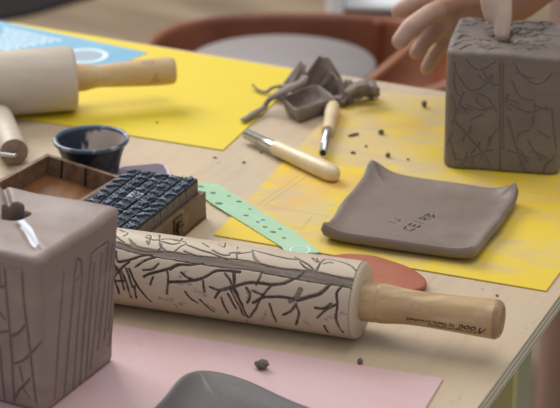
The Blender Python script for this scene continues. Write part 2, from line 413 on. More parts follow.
# leaflet on the clean yellow sheet
lr = at(148, 53, ZS); ll = at(5, 22.5, ZS); le = (ll-lr).normalized(); ls = Vector((-le.y, le.x, 0)); ls = ls if ls.y < 0 else -ls
LZ = ZS+.0005
lf = thing('leaflet', (lr.x, lr.y, ZS), 'light blue printed leaflet lying behind the plain rolling pin', 'leaflet')
V, Fc = prism([lr, lr+le*.297, lr+le*.297+ls*.17, lr+ls*.17], ZS+.0001, LZ); mesh('page', V, Fc, M['leaf_blue'], lf, smooth=False)
b = MB()
for i in range(7):
    y0 = .018+i*.010; L0 = .112+.004*i
    a0 = lr+le*L0+ls*y0; L = .085-.012*(i % 3)
    k = 0.0
    while k < L:
        ww = random.uniform(.006, .016)
        V, Fc = prism([a0+le*k, a0+le*(k+ww), a0+le*(k+ww)+ls*.0042, a0+le*k+ls*.0042], LZ, LZ+.0002); b.add(V, Fc); k += ww+.002
b.obj('printed_lines', M['print_white'], lf, smooth=False)
def flat_ring(cx, r0, r1, z0, z1, n=40):
    V = []; Fc = []
    for k in range(n):
        a = 2*math.pi*k/n
        for r in (r0, r1):
            for z in (z0, z1): V.append((cx.x+r*math.cos(a), cx.y+r*math.sin(a), z))
    for k in range(n):
        i = 4*k; j = 4*((k+1) % n)
        Fc += [(i+1, i+3, j+3, j+1), (i, j, j+2, i+2), (i+2, j+2, j+3, i+3), (i, i+1, j+1, j)]
    return V, Fc
pc = lr+le*.052+ls*.05; b = MB(); b.add(*flat_ring(pc, .021, .027, LZ, LZ+.0002)); b.obj('printed_plate_rim', M['print_white'], lf, smooth=False)
b = MB(); b.add(*flat_ring(pc, .002, .0195, LZ, LZ+.0002)); b.obj('printed_plate_centre', M['print_grey'], lf, smooth=False)

# ------------------------------------------------------------------ engraved rolling pin
A0 = at(113, 265.0, .7803); A1 = at(364, 300.6, .7803); AX = (A1-A0); AX.z = 0; AX.normalize()
RP = .0300; A1.z = .75+RP+.0002
LB = .31; A0 = A1-AX*LB
pinroot = thing('engraved_rolling_pin', ((A0+AX*.15).x, (A0+AX*.15).y, .75), 'rolling pin with engraved branch pattern lying in front of the stamp box', 'rolling pin')
PX = []
def cyl(pts, wpx):
    P = [on_cyl(p[0], p[1], A1, AX, RP) for p in pts]
    return ([tuple(p) for p in spline(P, max(8, len(P)*6))], wpx)
mm = .001
trunk = [cyl([(100, 243), (116, 245), (135, 249), (152, 252), (180, 256), (192, 258.5), (225, 263), (240, 265)], 2.8*mm),
         cyl([(108, 224), (120, 229), (135, 246), (150, 250)], 1.2*mm),
         cyl([(240, 265), (255, 267), (272, 271), (300, 275)], 3.4*mm), cyl([(300, 275), (325, 279), (345, 282), (360, 285)], 4.0*mm),
         cyl([(160, 235), (161, 246), (166, 252)], 1.0*mm), cyl([(253, 251), (256, 260), (264, 267)], 1.1*mm), cyl([(316, 272), (320, 263), (314, 258)], .9*mm),
         cyl([(272, 285), (285, 283), (297, 277)], 1.2*mm), cyl([(297, 300), (307, 298), (321, 293), (331, 284)], 1.5*mm), cyl([(290, 301), (296, 298), (300, 290)], 1.8*mm),
         cyl([(170, 270), (179, 265), (190, 265), (203, 263.5)], 1.0*mm), cyl([(170, 282), (192, 281), (205, 277), (216, 271), (228, 271), (240, 272)], 1.1*mm),
         cyl([(230, 288), (247, 283), (260, 283), (272, 284.5), (285, 283.5)], 1.2*mm), cyl([(253, 303), (262, 298), (272, 297), (284, 297), (297, 300)], 1.1*mm),
         cyl([(144, 277), (152, 273), (168, 269), (178, 266)], 1.1*mm), cyl([(342, 286), (337, 293), (337, 306), (336, 318)], .9*mm), cyl([(118, 262), (129, 260), (141, 256), (155, 254)], 1.0*mm),
         cyl([(129, 269), (135, 283), (143, 294)], .9*mm), cyl([(232, 287), (241, 303), (248, 318)], .9*mm)]
T = {1.1: [[(170, 270), (179, 265), (190, 265), (203, 263.5)], [(170, 282), (192, 281), (205, 277), (216, 271), (228, 271), (240, 272)],
           [(181, 273), (186, 277), (192, 280)], [(233, 273), (234, 287)], [(230, 288), (247, 283), (260, 283), (272, 284.5), (285, 283.5), (298, 277), (303, 273)],
           [(262, 272), (259, 279), (256, 285)], [(272, 285), (267, 290), (263, 295), (258, 303), (256, 308), (250, 317)],
           [(253, 303), (262, 298), (272, 297), (284, 297), (294, 299)], [(252, 291), (262, 295)], [(230, 288), (239, 306), (244, 316)], [(232, 287), (241, 303), (248, 318)],
           [(269, 304), (272, 312), (276, 322)], [(296, 304), (291, 311), (283, 315)], [(296, 306), (299, 314), (296, 325)],
           [(331, 284), (321, 293), (307, 298), (297, 301)], [(342, 286), (337, 293), (337, 306), (336, 320), (343, 333)],
           [(337, 304), (325, 311), (317, 318)], [(315, 308), (323, 309), (331, 304)], [(324, 326), (328, 333)],
           [(116, 252), (118, 262), (129, 260), (141, 256), (152, 255)], [(112, 279), (120, 270), (129, 262)], [(120, 269), (126, 283), (131, 298)], [(114, 279), (117, 287), (119, 294)],
           [(126, 269), (129, 278), (132, 287)], [(129, 269), (135, 283), (143, 294), (151, 302)], [(113, 281), (125, 281)], [(134, 286), (136, 298)],
           [(135, 267), (146, 260), (157, 257)], [(143, 270), (152, 269), (158, 264)], [(144, 277), (152, 273), (168, 269), (177, 265), (184, 265)],
           [(167, 272), (168, 282), (167, 294)], [(153, 277), (150, 285)], [(203, 281), (204, 292)], [(185, 292), (191, 299), (197, 303)], [(210, 287), (217, 290), (224, 290), (232, 288)],
           [(230, 287), (220, 291), (215, 298)], [(225, 274), (229, 280), (232, 286)], [(235, 274), (234, 286)], [(221, 298), (224, 306), (228, 313)], [(228, 294), (232, 302), (236, 309)],
           [(234, 288), (238, 296), (242, 306)], [(200, 300), (209, 309), (214, 312)], [(112, 262), (120, 275), (124, 290)], [(116, 268), (112, 290)], [(246, 288), (250, 296), (247, 303)]],
     .7: [[(174, 252), (180, 247), (186.5, 243), (178, 240), (166, 239), (154, 240), (146, 237)], [(187, 245), (200, 250), (213, 254), (227, 260)], [(212, 250), (222, 255), (230, 255)],
          [(253, 250), (268, 254), (285, 258), (300, 260)], [(295, 257), (307, 264), (316, 272)], [(318, 271), (320, 264), (326, 259), (334, 260), (348, 264), (356, 270), (358, 277)],
          [(147, 235), (151, 236), (149, 244), (147, 241)], [(160, 235), (161, 246), (158, 250)], [(174, 240), (180, 241), (183, 238)], [(203, 243), (209, 247)], [(219, 244), (224, 247), (226, 243)],
          [(230, 253), (240, 252)], [(238, 247), (237, 258)], [(236, 254), (250, 252)], [(160, 241), (172, 244), (180, 243)], [(120, 229), (128, 233), (124, 236)], [(312, 258), (317, 262), (318, 258)],
          [(323, 264), (330, 262), (333, 263)], [(113, 234), (124, 243)], [(184, 251), (196, 256)], [(300, 262), (306, 268), (318, 273)],
          [(118, 242), (140, 250), (170, 252), (200, 256), (240, 260), (262, 264), (280, 268), (316, 272), (340, 277), (357, 280)],
          [(116, 248), (140, 254), (180, 261), (220, 267), (256, 271), (300, 280), (340, 286), (354, 289)]]}
ink = []
for wd, ls_ in T.items(): ink += [cyl(l, wd*.95*mm) for l in ls_]
smud = [cyl(l, 1.6*mm) for l in ([(247, 290), (249, 300)], [(326, 319), (335, 316), (345, 313)], [(304, 320), (311, 327)], [(180, 277), (186, 272)], [(178, 282), (190, 284)],
                                   [(160, 298), (172, 300)], [(176, 305), (184, 303)], [(194, 290), (205, 296)], [(270, 315), (276, 318)], [(262, 320), (266, 312)], [(206, 303), (214, 309)], [(282, 272), (296, 276)])]
# random branches on the rest of the barrel
uu = AX.cross(Vector((0, 0, 1))).normalized()
def cylpt(s, a, r=RP): return A0+AX*s+(uu*math.cos(a)+Vector((0, 0, 1))*math.sin(a))*r
def visible_side(a): return -.5 < ((a+math.pi/2) % (2*math.pi)) - 0 < 0
rr = random.Random(3)
for k in range(70):
    s = rr.uniform(.004, LB-.006); a = rr.uniform(1.9, 5.0) if s > .06 else rr.uniform(0, 6.28)
    pts = [cylpt(s, a)]; hd = rr.uniform(-.5, .5)+rr.choice((0, math.pi))
    for j in range(rr.randint(2, 5)):
        s += math.cos(hd)*.008; a += math.sin(hd)*.008/RP; hd += rr.uniform(-.6, .6)
        if s < .002 or s > LB-.007: break
        pts.append(cylpt(s, a))
    if len(pts) > 1: ink.append(([tuple(p) for p in spline(pts, 12)], rr.choice((.5, .7))*mm))
nS, nA = 860, 520
S = np.linspace(.004, LB-.004, nS); AN = np.linspace(0, 2*math.pi, nA, endpoint=False)
SS, AA = np.meshgrid(S, AN, indexing='ij')
uN = np.array(uu); zN = np.array([0, 0, 1.]); rad = (np.cos(AA)[..., None]*uN+np.sin(AA)[..., None]*zN).reshape(-1, 3)
cen = (np.array(A0)+SS.reshape(-1, 1)*np.array(AX))
P0 = cen+rad*RP
wv_ = P0+.0004*np.stack([wob(P0, 900, 5), wob(P0, 900, 6), wob(P0, 900, 7)], -1)
di = seg_dist(wv_, ink); df = seg_dist(wv_, trunk); ds = seg_dist(wv_, smud)
inkv = np.clip((1.25-di)/.5, 0, 1); fillv = np.clip((1.0-df)/.18, 0, 1); smv = np.clip(1.4-ds, 0, 1)*.9*(wob(P0, 2500, 9) > -.1)
edge = np.clip(1-np.abs(df-1.0)/.22, 0, 1)*(df < 1.6)*.8
edge = np.where(np.array([0]*len(P0)) == 0, edge, 0)
inkv = np.maximum(inkv*(.8+.2*np.clip(wob(P0, 1200, 4)+.6, 0, 1)), edge)
P0 = P0-rad*(np.maximum(inkv*.0007, fillv*.0006)[:, None])
caps = []
for s, f in ((.0, .84), (.0012, .955), (.0022, .985)): caps.append((s, f))
Vall = [P0]; Fall = [grid_faces(nS, nA, wrap_v=True)]
rim_prev = 0
# rounded ends
def endrings(side):
    rings = []
    for s, f in ((.0025, .985), (.001, .95), (0, .90), (0, .45), (0, .02)):
        ss = s if side == 0 else LB-s
        rings.append(np.array(A0)+ss*np.array(AX)+(np.cos(AN)[:, None]*uN+np.sin(AN)[:, None]*zN)*RP*f)
    return rings
nb = nS*nA
for side, st in ((0, 0), (1, (nS-1)*nA)):
    prev = st
    for r in endrings(side):
        Vall.append(r); a = np.arange(nA); a2 = (a+1) % nA
        fc = np.stack([prev+a, prev+a2, nb+a2, nb+a], -1); Fall.append(fc if side else fc[:, ::-1]); prev = nb; nb += nA
V = np.vstack(Vall); Fq = np.vstack(Fall); pad = len(V)-nS*nA
z = np.zeros(pad)
o = mesh('barrel', V, Fq[:, ::-1], M['beech'], pinroot, attrs={'ink': np.r_[inkv, z], 'fill': np.r_[fillv, z], 'smudge': np.r_[smv, z]})
def handle_prof(L, sc=1.0):
    return [(0, .0001), (0, .0140*sc), (.001, .0152*sc), (.008, .0155*sc), (.011, .0150*sc), (.0125, .0152*sc), (.015, .0153*sc), (.022, .0146*sc), (.034, .0134*sc), (.048, .0132*sc),
            (.066, .0136*sc), (.085, .0143*sc), (.098, .0148*sc), (L-.006, .0148*sc), (L-.003, .0142*sc), (L-.001, .0128*sc), (L, .010*sc), (L, .0001)]
HL = (at(501.5, 322, .7803)-A1).length
hp = spline(handle_prof(HL), 17*4+1); hp[:, 1] = np.maximum(hp[:, 1], .0001)
V, Fc = lathe(A1, AX, hp, 64); h1 = mesh('handle', V, Fc, M['handle'], pinroot)
eg = [(HL-.0055, .01482), (HL-.0045, .01492), (HL-.003, .0144), (HL-.001, .0130), (HL+.0003, .0102), (HL+.0003, .0001)]
V, Fc = lathe(A1, AX, eg, 64); mesh('end_grain', V, Fc, M['handle_end'], pinroot)
V, Fc = lathe(A0, -AX, hp, 48); mesh('handle', V, Fc, M['handle'], pinroot)
def text_mesh(txt, size, shear=0):
    cu = bpy.data.curves.new('t', 'FONT'); cu.body = txt; cu.size = size; cu.offset = size*.022; cu.shear = shear; cu.resolution_u = 3
    to = bpy.data.objects.new('t', cu); COL.objects.link(to); bpy.context.view_layer.update()
    me = bpy.data.meshes.new_from_object(to.evaluated_get(bpy.context.evaluated_depsgraph_get()))
    bm_ = bmesh.new(); bm_.from_mesh(me); bmesh.ops.triangulate(bm_, faces=bm_.faces)
    Vt = np.array([v.co[:] for v in bm_.verts]); Ft = [tuple(v.index for v in f.verts) for f in bm_.faces]
    bm_.free(); bpy.data.objects.remove(to); bpy.data.meshes.remove(me); bpy.data.curves.remove(cu); return Vt, Ft
def hr(s): return float(np.interp(s, [p[0] for p in handle_prof(HL)[1:-1]], [p[1] for p in handle_prof(HL)[1:-1]]))
def wrap_text(b, txt, size, s_start, a_mid, shear=0):
    """upside-down burnt lettering wrapped on the handle: reads from the tip back to the barrel"""
    Vt, Ft = text_mesh(txt, size, shear); out = []
    for x, y, _ in Vt:
        s = s_start-x; r = hr(s)+.00012; a = a_mid-y/r
        out.append(A1+AX*s+(uu*math.cos(a)+Vector((0, 0, 1))*math.sin(a))*r)
    b.add(out, Ft)
sgn = 1 if uu.y < 0 else -1   # uu points to the camera side when sgn = 1
b = MB()
a_c = -.30
wrap_text(b, 'by Elaine Drancheld', .0046, .0735, a_c+.13)
wrap_text(b, 'wooden textured rolling pins', .0034, .0930, a_c-.16)
b.obj('maker_lettering', M['burn'], h1)
b = MB(); wrap_text(b, 'Wood', .0085, .1000, a_c+.20, .5); b.obj('script_mark', M['groove'], h1)

# ------------------------------------------------------------------ clay boxes
def clay_body(name, center, ang, W, D, H, r, rtop, nP, nZ, nT, mat, parent, taper=0., post=None, z0=.7513, bulge=0.0):
    """soft square clay block with rounded corners: ring lofted from the foot over the shoulder to the middle of the top"""
    hw, hd = W/2-r, D/2-r; arc = math.pi/2*r; per = 4*arc+4*hw+4*hd
    t = np.linspace(0, per, nP, endpoint=False); core = np.zeros((nP, 2)); nrm = np.zeros((nP, 2))
    segs = [('l', 2*hd, (hw, -hd), (0, 1), (1, 0)), ('a', arc, (hw, hd), 0), ('l', 2*hw, (hw, hd), (-1, 0), (0, 1)), ('a', arc, (-hw, hd), 90),
            ('l', 2*hd, (-hw, hd), (0, -1), (-1, 0)), ('a', arc, (-hw, -hd), 180), ('l', 2*hw, (-hw, -hd), (1, 0), (0, -1)), ('a', arc, (hw, -hd), 270)]
    s0 = 0
    for sg in segs:
        msk = (t >= s0) & (t < s0+sg[1]); k = t[msk]-s0
        if sg[0] == 'l': core[msk] = np.array(sg[2])+k[:, None]*np.array(sg[3]); nrm[msk] = sg[4]
        else:
            a = math.radians(sg[3])+k/r; core[msk] = sg[2]; nrm[msk] = np.stack([np.cos(a), np.sin(a)], -1)
        s0 += sg[1]
    rows = []; N = []
    rows.append(np.c_[core*.01, np.zeros(nP)]); N.append(np.c_[nrm*0, -np.ones(nP)])
    rb = .004
    for k in range(5):
        a = math.pi/2*k/4; ins = rb*(1-math.sin(a)); rows.append(np.c_[core+nrm*(r-ins), np.full(nP, rb*(1-math.cos(a)))]); N.append(np.c_[nrm*math.sin(a), np.full(nP, -math.cos(a))])
    for z_ in np.linspace(rb, H-rtop, nZ)[1:]: rows.append(np.c_[core+nrm*r, np.full(nP, z_)]); N.append(np.c_[nrm, np.zeros(nP)])
    for k in range(1, 9):
        a = math.pi/2*k/8; ins = min(rtop*(1-math.cos(a)), r*.9); rows.append(np.c_[core+nrm*(r-ins), np.full(nP, H-rtop+rtop*math.sin(a))]); N.append(np.c_[nrm*math.cos(a), np.full(nP, math.sin(a))])
    last = rows[-1][:, :2]
    for k in range(1, nT+1):
        f = 1-k/nT; rows.append(np.c_[last*max(f, .004), np.full(nP, H)]); N.append(np.c_[nrm*0, np.ones(nP)])
    V = np.vstack(rows); N = np.vstack(N); nR = len(rows)
    zf = V[:, 2]/H; V[:, :2] *= (1-taper*(zf))[:, None]; V[:, :2] *= (1+bulge*np.sin(np.clip(zf, 0, 1)*math.pi))[:, None]
    ca, sa = math.cos(ang), math.sin(ang); Rm = np.array([[ca, sa], [-sa, ca]])
    V[:, :2] = V[:, :2] @ Rm; N[:, :2] = N[:, :2] @ Rm
    V += np.array([center[0], center[1], z0])
    att = post(V, N) if post else None
    V = att.pop('V') if att and 'V' in att else V
    fl = grid_faces(nR, nP, wrap_v=True)
    return mesh(name, V, fl[:, ::-1], mat, parent, attrs=att)
def facing(o):
    """make outward normals by signed volume"""
    b = bmesh.new(); b.from_mesh(o.data)
    if b.calc_volume(signed=True) < 0:
        bmesh.ops.reverse_faces(b, faces=b.faces); b.to_mesh(o.data)
    b.free()

# front box (tree relief)
FC = at(45, 414, ZS); FD = Vector((.45, .893, 0)).normalized(); FQ = Vector((-FD.y, FD.x, 0))
FW, FDp, FH = .112, .095, .1225
fcen = Vector((FC.x, FC.y, 0))+FD*(FDp/2)+FQ*(FW/2)-FD*.001
fang = math.atan2(-FQ.y, -FQ.x)
facep = Vector((FC.x, FC.y, .8)); nF = -FD; nR_ = -FQ
lineL = [[(8, 259), (9, 280), (10, 300), (13, 350), (15, 402)], [(3, 262), (3, 275), (4, 285)], [(25, 262), (27, 302), (31, 343), (37, 402)], [(14, 335), (21, 331), (27, 324)],
         [(31, 353), (38, 347), (45, 339)], [(16, 363), (24, 360), (30, 355)], [(16, 398), (20, 390), (25, 385), (31, 378)], [(0, 331), (10, 330)], [(1, 345), (5, 400)], [(-2, 263), (8, 260)],
         [(12, 264), (24, 265)], [(2, 310), (8, 318)], [(24, 387), (30, 397)], [(21, 366), (24, 380)], [(-6, 262), (-4, 400)], [(5, 285), (9, 283)]]
lineR = [[(70, 259), (69, 290), (68, 326), (66, 360), (64, 396)], [(71, 257), (75, 260), (75.5, 272), (72, 280)], [(85, 253), (84, 283), (82, 326), (80, 385)], [(85, 253), (92, 247), (101, 241)],
         [(102, 243), (101, 275), (100, 305), (97, 350)], [(96, 252), (95, 285), (93, 326), (90, 370)], [(106, 243), (105, 290), (103, 340)], [(109, 240), (109, 280), (107, 330)], [(89, 262), (88, 300), (86, 380)],
         [(58, 270), (57, 330), (54, 400)], [(77, 270), (76, 320), (73, 392)], [(112, 238), (112, 300), (109, 345)], [(99, 300), (96, 330)]]
gl = [([tuple(p) for p in spline([on_plane(x, y, facep, nF) for x, y in l], 24)], .00085) for l in lineL] + \
     [([tuple(p) for p in spline([on_plane(x, y, facep, nR_) for x, y in l], 24)], .0010 if i < 4 else .0008) for i, l in enumerate(lineR)]
hole = at(12, 213, .871); hole2 = at(19, 214, .871)
def face_dist(V, N, lines, p, n):
    n = np.array(n); p = np.array(p); k = np.nonzero(N @ n > .6)[0]; out = np.full(len(V), 9.0)
    Q = V[k]-((V[k]-p) @ n)[:, None]*n; out[k] = seg_dist(Q, lines); return out
def front_post(V, N):
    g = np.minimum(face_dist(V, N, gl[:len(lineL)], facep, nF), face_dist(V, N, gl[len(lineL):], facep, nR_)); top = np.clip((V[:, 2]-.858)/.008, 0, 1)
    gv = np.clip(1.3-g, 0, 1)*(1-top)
    V = V-N*(gv*.0009)[:, None]+N*(np.clip(1-np.abs(g-2.0)/.8, 0, 1)*.00035*(1-top))[:, None]
    V += N*(wob(V, 60, 1)*.0007+wob(V, 170, 2)*.00025)[:, None]
    V[:, :2] += (V[:, :2]-np.array([fcen.x, fcen.y]))*(.045*np.clip((V[:, 2]-ZS)/FH, 0, 1)**5)[:, None]
    # pinched folds and the sagging corner of the lid
    h = np.array(hole); d = V[:, :2]-h[:2]
    R_ = np.linalg.norm(d, axis=1)
    V[:, 2] -= top*.004*np.exp(-(R_/.03)**2)
    for a, b_, wd, dp in (((2, 184), (9, 203), .0024, .0035), ((20, 226), (38, 252), .0024, .0026), ((-20, 222), (8, 216), .004, .002)):
        q_ = seg_dist(V*np.array([1, 1, 0]), [([(*at(*a, .871)[:2], 0), (*at(*b_, .871)[:2], 0)], wd)]); V[:, 2] -= top*dp*np.exp(-q_**2)
    pts = [(*hole[:2], 0), (*hole2[:2], 0)]
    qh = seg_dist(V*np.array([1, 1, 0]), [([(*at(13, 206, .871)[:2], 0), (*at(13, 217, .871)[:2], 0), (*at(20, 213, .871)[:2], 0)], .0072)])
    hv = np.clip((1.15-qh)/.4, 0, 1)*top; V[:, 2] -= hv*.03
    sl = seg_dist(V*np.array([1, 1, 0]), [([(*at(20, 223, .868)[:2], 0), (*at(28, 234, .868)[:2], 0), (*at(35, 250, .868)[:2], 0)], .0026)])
    wet_sheen = np.clip((1.15-sl)/.4, 0, 1)*top*(1-hv)  # reflection on the wet top, put into the colour as a streak
    V[:, 2] += top*.0012*wob(V, 130, 8)
    return {'V': V, 'groove': np.maximum(gv, hv*.9), 'wet_sheen': wet_sheen*.9}
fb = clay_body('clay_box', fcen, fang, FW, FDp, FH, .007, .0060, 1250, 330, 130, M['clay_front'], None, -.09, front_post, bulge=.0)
facing(fb); tag(fb, 'large grey clay box with tree relief and holed top, on the pink sheet', 'clay box')

# right box (leaf relief)
BL = at(443, 168, ZS); BR = at(560, 176.5, ZS); bd = (BR-BL); bd.z = 0; bw = bd.length-.001; bd.normalize(); bn = Vector((-bd.y, bd.x, 0))
bcen = BL+bd*(bw/2)+bn*.056; bang = math.atan2(bd.y, bd.x); BH = .1175
bp = BL+bn*.0; 
lb = [[(500, 52), (500, 110), (500, 172)], [(503, 60), (503, 150)], [(454, 62), (458, 75), (470, 90), (484, 86), (492, 74)], [(462, 48), (468, 62), (480, 70), (496, 62)], [(452, 95), (456, 112), (452, 124)],
      [(456, 122), (468, 136), (480, 150), (490, 165)], [(462, 160), (476, 156), (492, 150)], [(508, 118), (514, 140), (522, 166)], [(535, 104), (534, 116), (532, 126)], [(512, 60), (524, 78), (540, 84), (552, 74)],
      [(512, 80), (520, 96), (534, 100)], [(540, 62), (550, 56)], [(450, 140), (456, 160)], [(466, 104), (480, 110), (494, 106)], [(470, 120), (482, 114)], [(538, 130), (550, 138)], [(528, 140), (540, 160)], [(508, 150), (530, 158)],
      [(464, 92), (460, 104), (468, 112)], [(552, 110), (556, 150)], [(476, 92), (488, 98), (497, 112)], [(510, 104), (530, 112), (548, 106)]]
rb_ = random.Random(5)
for k in range(26):
    x, y = rb_.uniform(452, 556), rb_.uniform(60, 168); l = [(x, y)]; hd = rb_.uniform(0, 6.3)
    for j in range(3): x += 6*math.cos(hd); y += 6*math.sin(hd); hd += rb_.uniform(-.8, .8); l.append((x, y))
    lb.append(l)
gb = [([tuple(p) for p in spline([on_plane(x, y, bp, -bn) for x, y in l], 20)], .0008 if i < 10 else .0006) for i, l in enumerate(lb)]
tl = []
for k in range(70):
    x, y = rb_.uniform(455, 556), rb_.uniform(18, 50); l = [(x, y)]; hd = rb_.choice((0, 3.1))+rb_.uniform(-.4, .4)
    for j in range(3): x += 4.5*math.cos(hd); y += 2.4*math.sin(hd); hd += rb_.uniform(-.7, .7); l.append((x, y))
    tl.append(([tuple(at(a, b_, ZS+BH)) for a, b_ in l], .0011))
poke = at(510, 38.5, ZS+BH)
def box_post(V, N):
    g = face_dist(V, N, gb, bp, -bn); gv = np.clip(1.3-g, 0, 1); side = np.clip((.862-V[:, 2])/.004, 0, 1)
    top = 1-side
    raised = np.clip(1-np.abs(g-2.2)/.9, 0, 1)
    V = V-N*(gv*.0008*side)[:, None]+N*(raised*.0004*side)[:, None]
    V += N*(wob(V, 70, 11)*.0008+wob(V, 230, 12)*.0003)[:, None]
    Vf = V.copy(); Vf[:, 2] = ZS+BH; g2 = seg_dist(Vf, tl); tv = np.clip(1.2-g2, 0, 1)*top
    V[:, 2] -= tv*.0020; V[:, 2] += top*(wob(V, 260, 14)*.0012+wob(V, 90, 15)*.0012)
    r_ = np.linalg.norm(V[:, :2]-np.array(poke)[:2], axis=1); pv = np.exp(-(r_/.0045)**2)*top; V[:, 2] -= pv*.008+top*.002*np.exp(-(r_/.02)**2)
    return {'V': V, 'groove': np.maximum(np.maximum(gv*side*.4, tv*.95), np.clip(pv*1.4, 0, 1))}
rbx = clay_body('clay_box', bcen, bang, bw, .112, BH, .011, .0055, 1150, 280, 120, M['clay_box'], None, -.03, box_post, bulge=.008)
facing(rbx); tag(rbx, 'square brown clay box with leaf relief, a finger pressing its top', 'clay box')

# ------------------------------------------------------------------ curled trays
def curled(name, P, lift, thick, mat, label, texts=None, n=220, zb=ZS, flat=.012, cor=.006, cr=.02, seed=3, rexp=18):
    """P: four plan corners; lift: rim heights of the four sides (near, right, far, left)"""
    P = [np.array(p[:2]) for p in P]
    m_ = n; U, Vv = np.meshgrid(np.linspace(0, 1, n), np.linspace(0, 1, m_), indexing='ij')
    U0, V0 = U, Vv; au, av = np.abs(2*U-1), np.abs(2*Vv-1)
    fr0 = np.maximum(np.maximum(au, av), 1e-6)/np.maximum((au**rexp+av**rexp)**(1/rexp), 1e-6)
    U = .5+(U-.5)*fr0; Vv = .5+(Vv-.5)*fr0
    xy = ((1-U)*(1-Vv))[..., None]*P[0]+(U*(1-Vv))[..., None]*P[1]+(U*Vv)[..., None]*P[2]+((1-U)*Vv)[..., None]*P[3]
    Lu = np.linalg.norm(P[1]-P[0]); Lv = np.linalg.norm(P[3]-P[0])
    ds_ = [V0*Lv, (1-U0)*Lu, (1-V0)*Lv, U0*Lu]
    h = np.zeros_like(U)
    for d_, l in zip(ds_, lift): h = np.maximum(h, l*np.exp(-(d_/flat)**1.6))
    for (a, b_), cor_ in zip(((0, 3), (0, 1), (1, 2), (2, 3)), cor if isinstance(cor, tuple) else (cor,)*4): h = h+cor_*np.exp(-((ds_[a]**2+ds_[b_]**2)/cr**2))
    # gently wavy outline
    cx = xy.mean((0, 1)); e = np.minimum.reduce(ds_)
    wv2 = wob(np.concatenate([xy, np.zeros((n, m_, 1))], -1).reshape(-1, 3), 75, seed).reshape(n, m_)
    dirv = (xy-cx)/np.linalg.norm(xy-cx+1e-6, axis=-1, keepdims=True)
    xy = xy+dirv*(wv2*.0022*np.exp(-(e/.02)))[..., None]
    h = h+wv2*.0012*np.exp(-(e/.012))+.0005*wv2
    h = np.maximum(h, 0)
    th = thick*(.55+.45*np.clip(e/.004, 0, 1)**.5)
    T_ = np.concatenate([xy, (zb+h+thick*.5+th*.5)[..., None]], -1).reshape(-1, 3)
    B_ = np.concatenate([xy, (zb+h*.4+thick*.5-th*.5)[..., None]], -1).reshape(-1, 3)
    gv = np.zeros(len(T_))
    if texts:
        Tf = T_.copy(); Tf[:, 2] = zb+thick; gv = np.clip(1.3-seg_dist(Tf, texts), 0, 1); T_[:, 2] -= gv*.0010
    f1 = grid_faces(n, m_); f2 = f1[:, ::-1]+n*m_
    e_ = [i for i in range(m_)]+[i*m_+m_-1 for i in range(1, n)]+[(n-1)*m_+i for i in range(m_-2, -1, -1)]+[i*m_ for i in range(n-2, 0, -1)]
    # rounded rim: middle ring pushed out
    rimv = (T_[e_]+B_[e_])/2; dv = rimv[:, :2]-cx; rimv[:, :2] += dv/np.linalg.norm(dv, axis=1, keepdims=True)*thick*.3
    b0 = 2*n*m_; L = len(e_); fr_ = []
    for k in range(L):
        k2 = (k+1) % L; fr_ += [(e_[k], e_[k2], b0+k2, b0+k), (b0+k, b0+k2, e_[k2]+n*m_, e_[k]+n*m_)]
    V = np.vstack([T_, B_, rimv])
    o = mesh(name, V, np.vstack([f1, f2, np.array(fr_)]), mat, attrs={'groove': np.r_[gv, np.zeros(len(V)-len(gv))]})
    b = bmesh.new(); b.from_mesh(o.data); bmesh.ops.recalc_face_normals(b, faces=b.faces); b.to_mesh(o.data); b.free()
    return tag(o, label, 'clay tray')
def strokes(seq, o, ex, ey):
    return [([tuple(o+ex*x+ey*y) for x, y in s], .0009) for s in seq]
ex = (at(437, 210, ZS+.0074)-at(411, 226, ZS+.0074)).normalized(); ey = Vector((-ex.y, ex.x, 0)); ox = at(411, 231, ZS+.0074)
G = {'C': [[(3, 6), (0, 5), (0, 1), (3, 0)]], 'E': [[(3, 6), (0, 6), (0, 0), (3, 0)], [(0, 3), (2.5, 3)]], 'R': [[(0, 0), (0, 6), (3, 5), (3, 3.5), (0, 3), (3, 0)]],
     'I': [[(1, 0), (1, 6)]], 'J': [[(0, 1), (1, 0), (2.5, 1), (2.5, 6)]], 'O': [[(0, 1), (0, 5), (1.5, 6), (3, 5), (3, 1), (1.5, 0), (0, 1)]], 'B': [[(0, 0), (0, 6), (3, 5), (0, 3), (3, 1.5), (0, 0)]]}
tx = []
for i, ch in enumerate('CEIRB'): tx += strokes([[(x*.0019+i*.0092, y*.0015-.001) for x, y in s] for s in G[ch]], ox, ex, ey)
ox2 = at(395, 224, ZS+.0074)
for i, ch in enumerate('IJ'): tx += strokes([[(x*.0018+i*.0072, y*.0011) for x, y in s] for s in G[ch]], ox2, ex, ey)
NL = at(318.5, 232, .761); NRt = at(474, 259, .757); FR_ = at(519, 188, .766); FL_ = at(370, 165, .765)
curled('clay_tray', [NL, NRt, FR_, FL_], (.0062, .0050, .0035, .0042), .0074, M['clay_tray'], 'square brown clay tray with curled edges and stamped letters, on the smeared yellow sheet', tx, n=300, cor=(.0060, .003, .0090, .0092), cr=.015, flat=.009)
s0 = at(192, 358, .762); sa_ = (at(320, 410, .760)-s0); sa_.z = 0; sa_.normalize(); sb_ = (at(150, 414, .760)-s0); sb_.z = 0; sb_.normalize()
s2 = s0+sa_*.15; s1 = s0+sb_*.12
curled('clay_tray', [s1, s1+sa_*.15, s2, s0], (.003, .003, .004, .004), .005, M['clay_slab'], 'dark grey clay tray at the bottom edge of the photo, on the pink sheet', None, n=160, cor=.0, flat=.010, rexp=5)

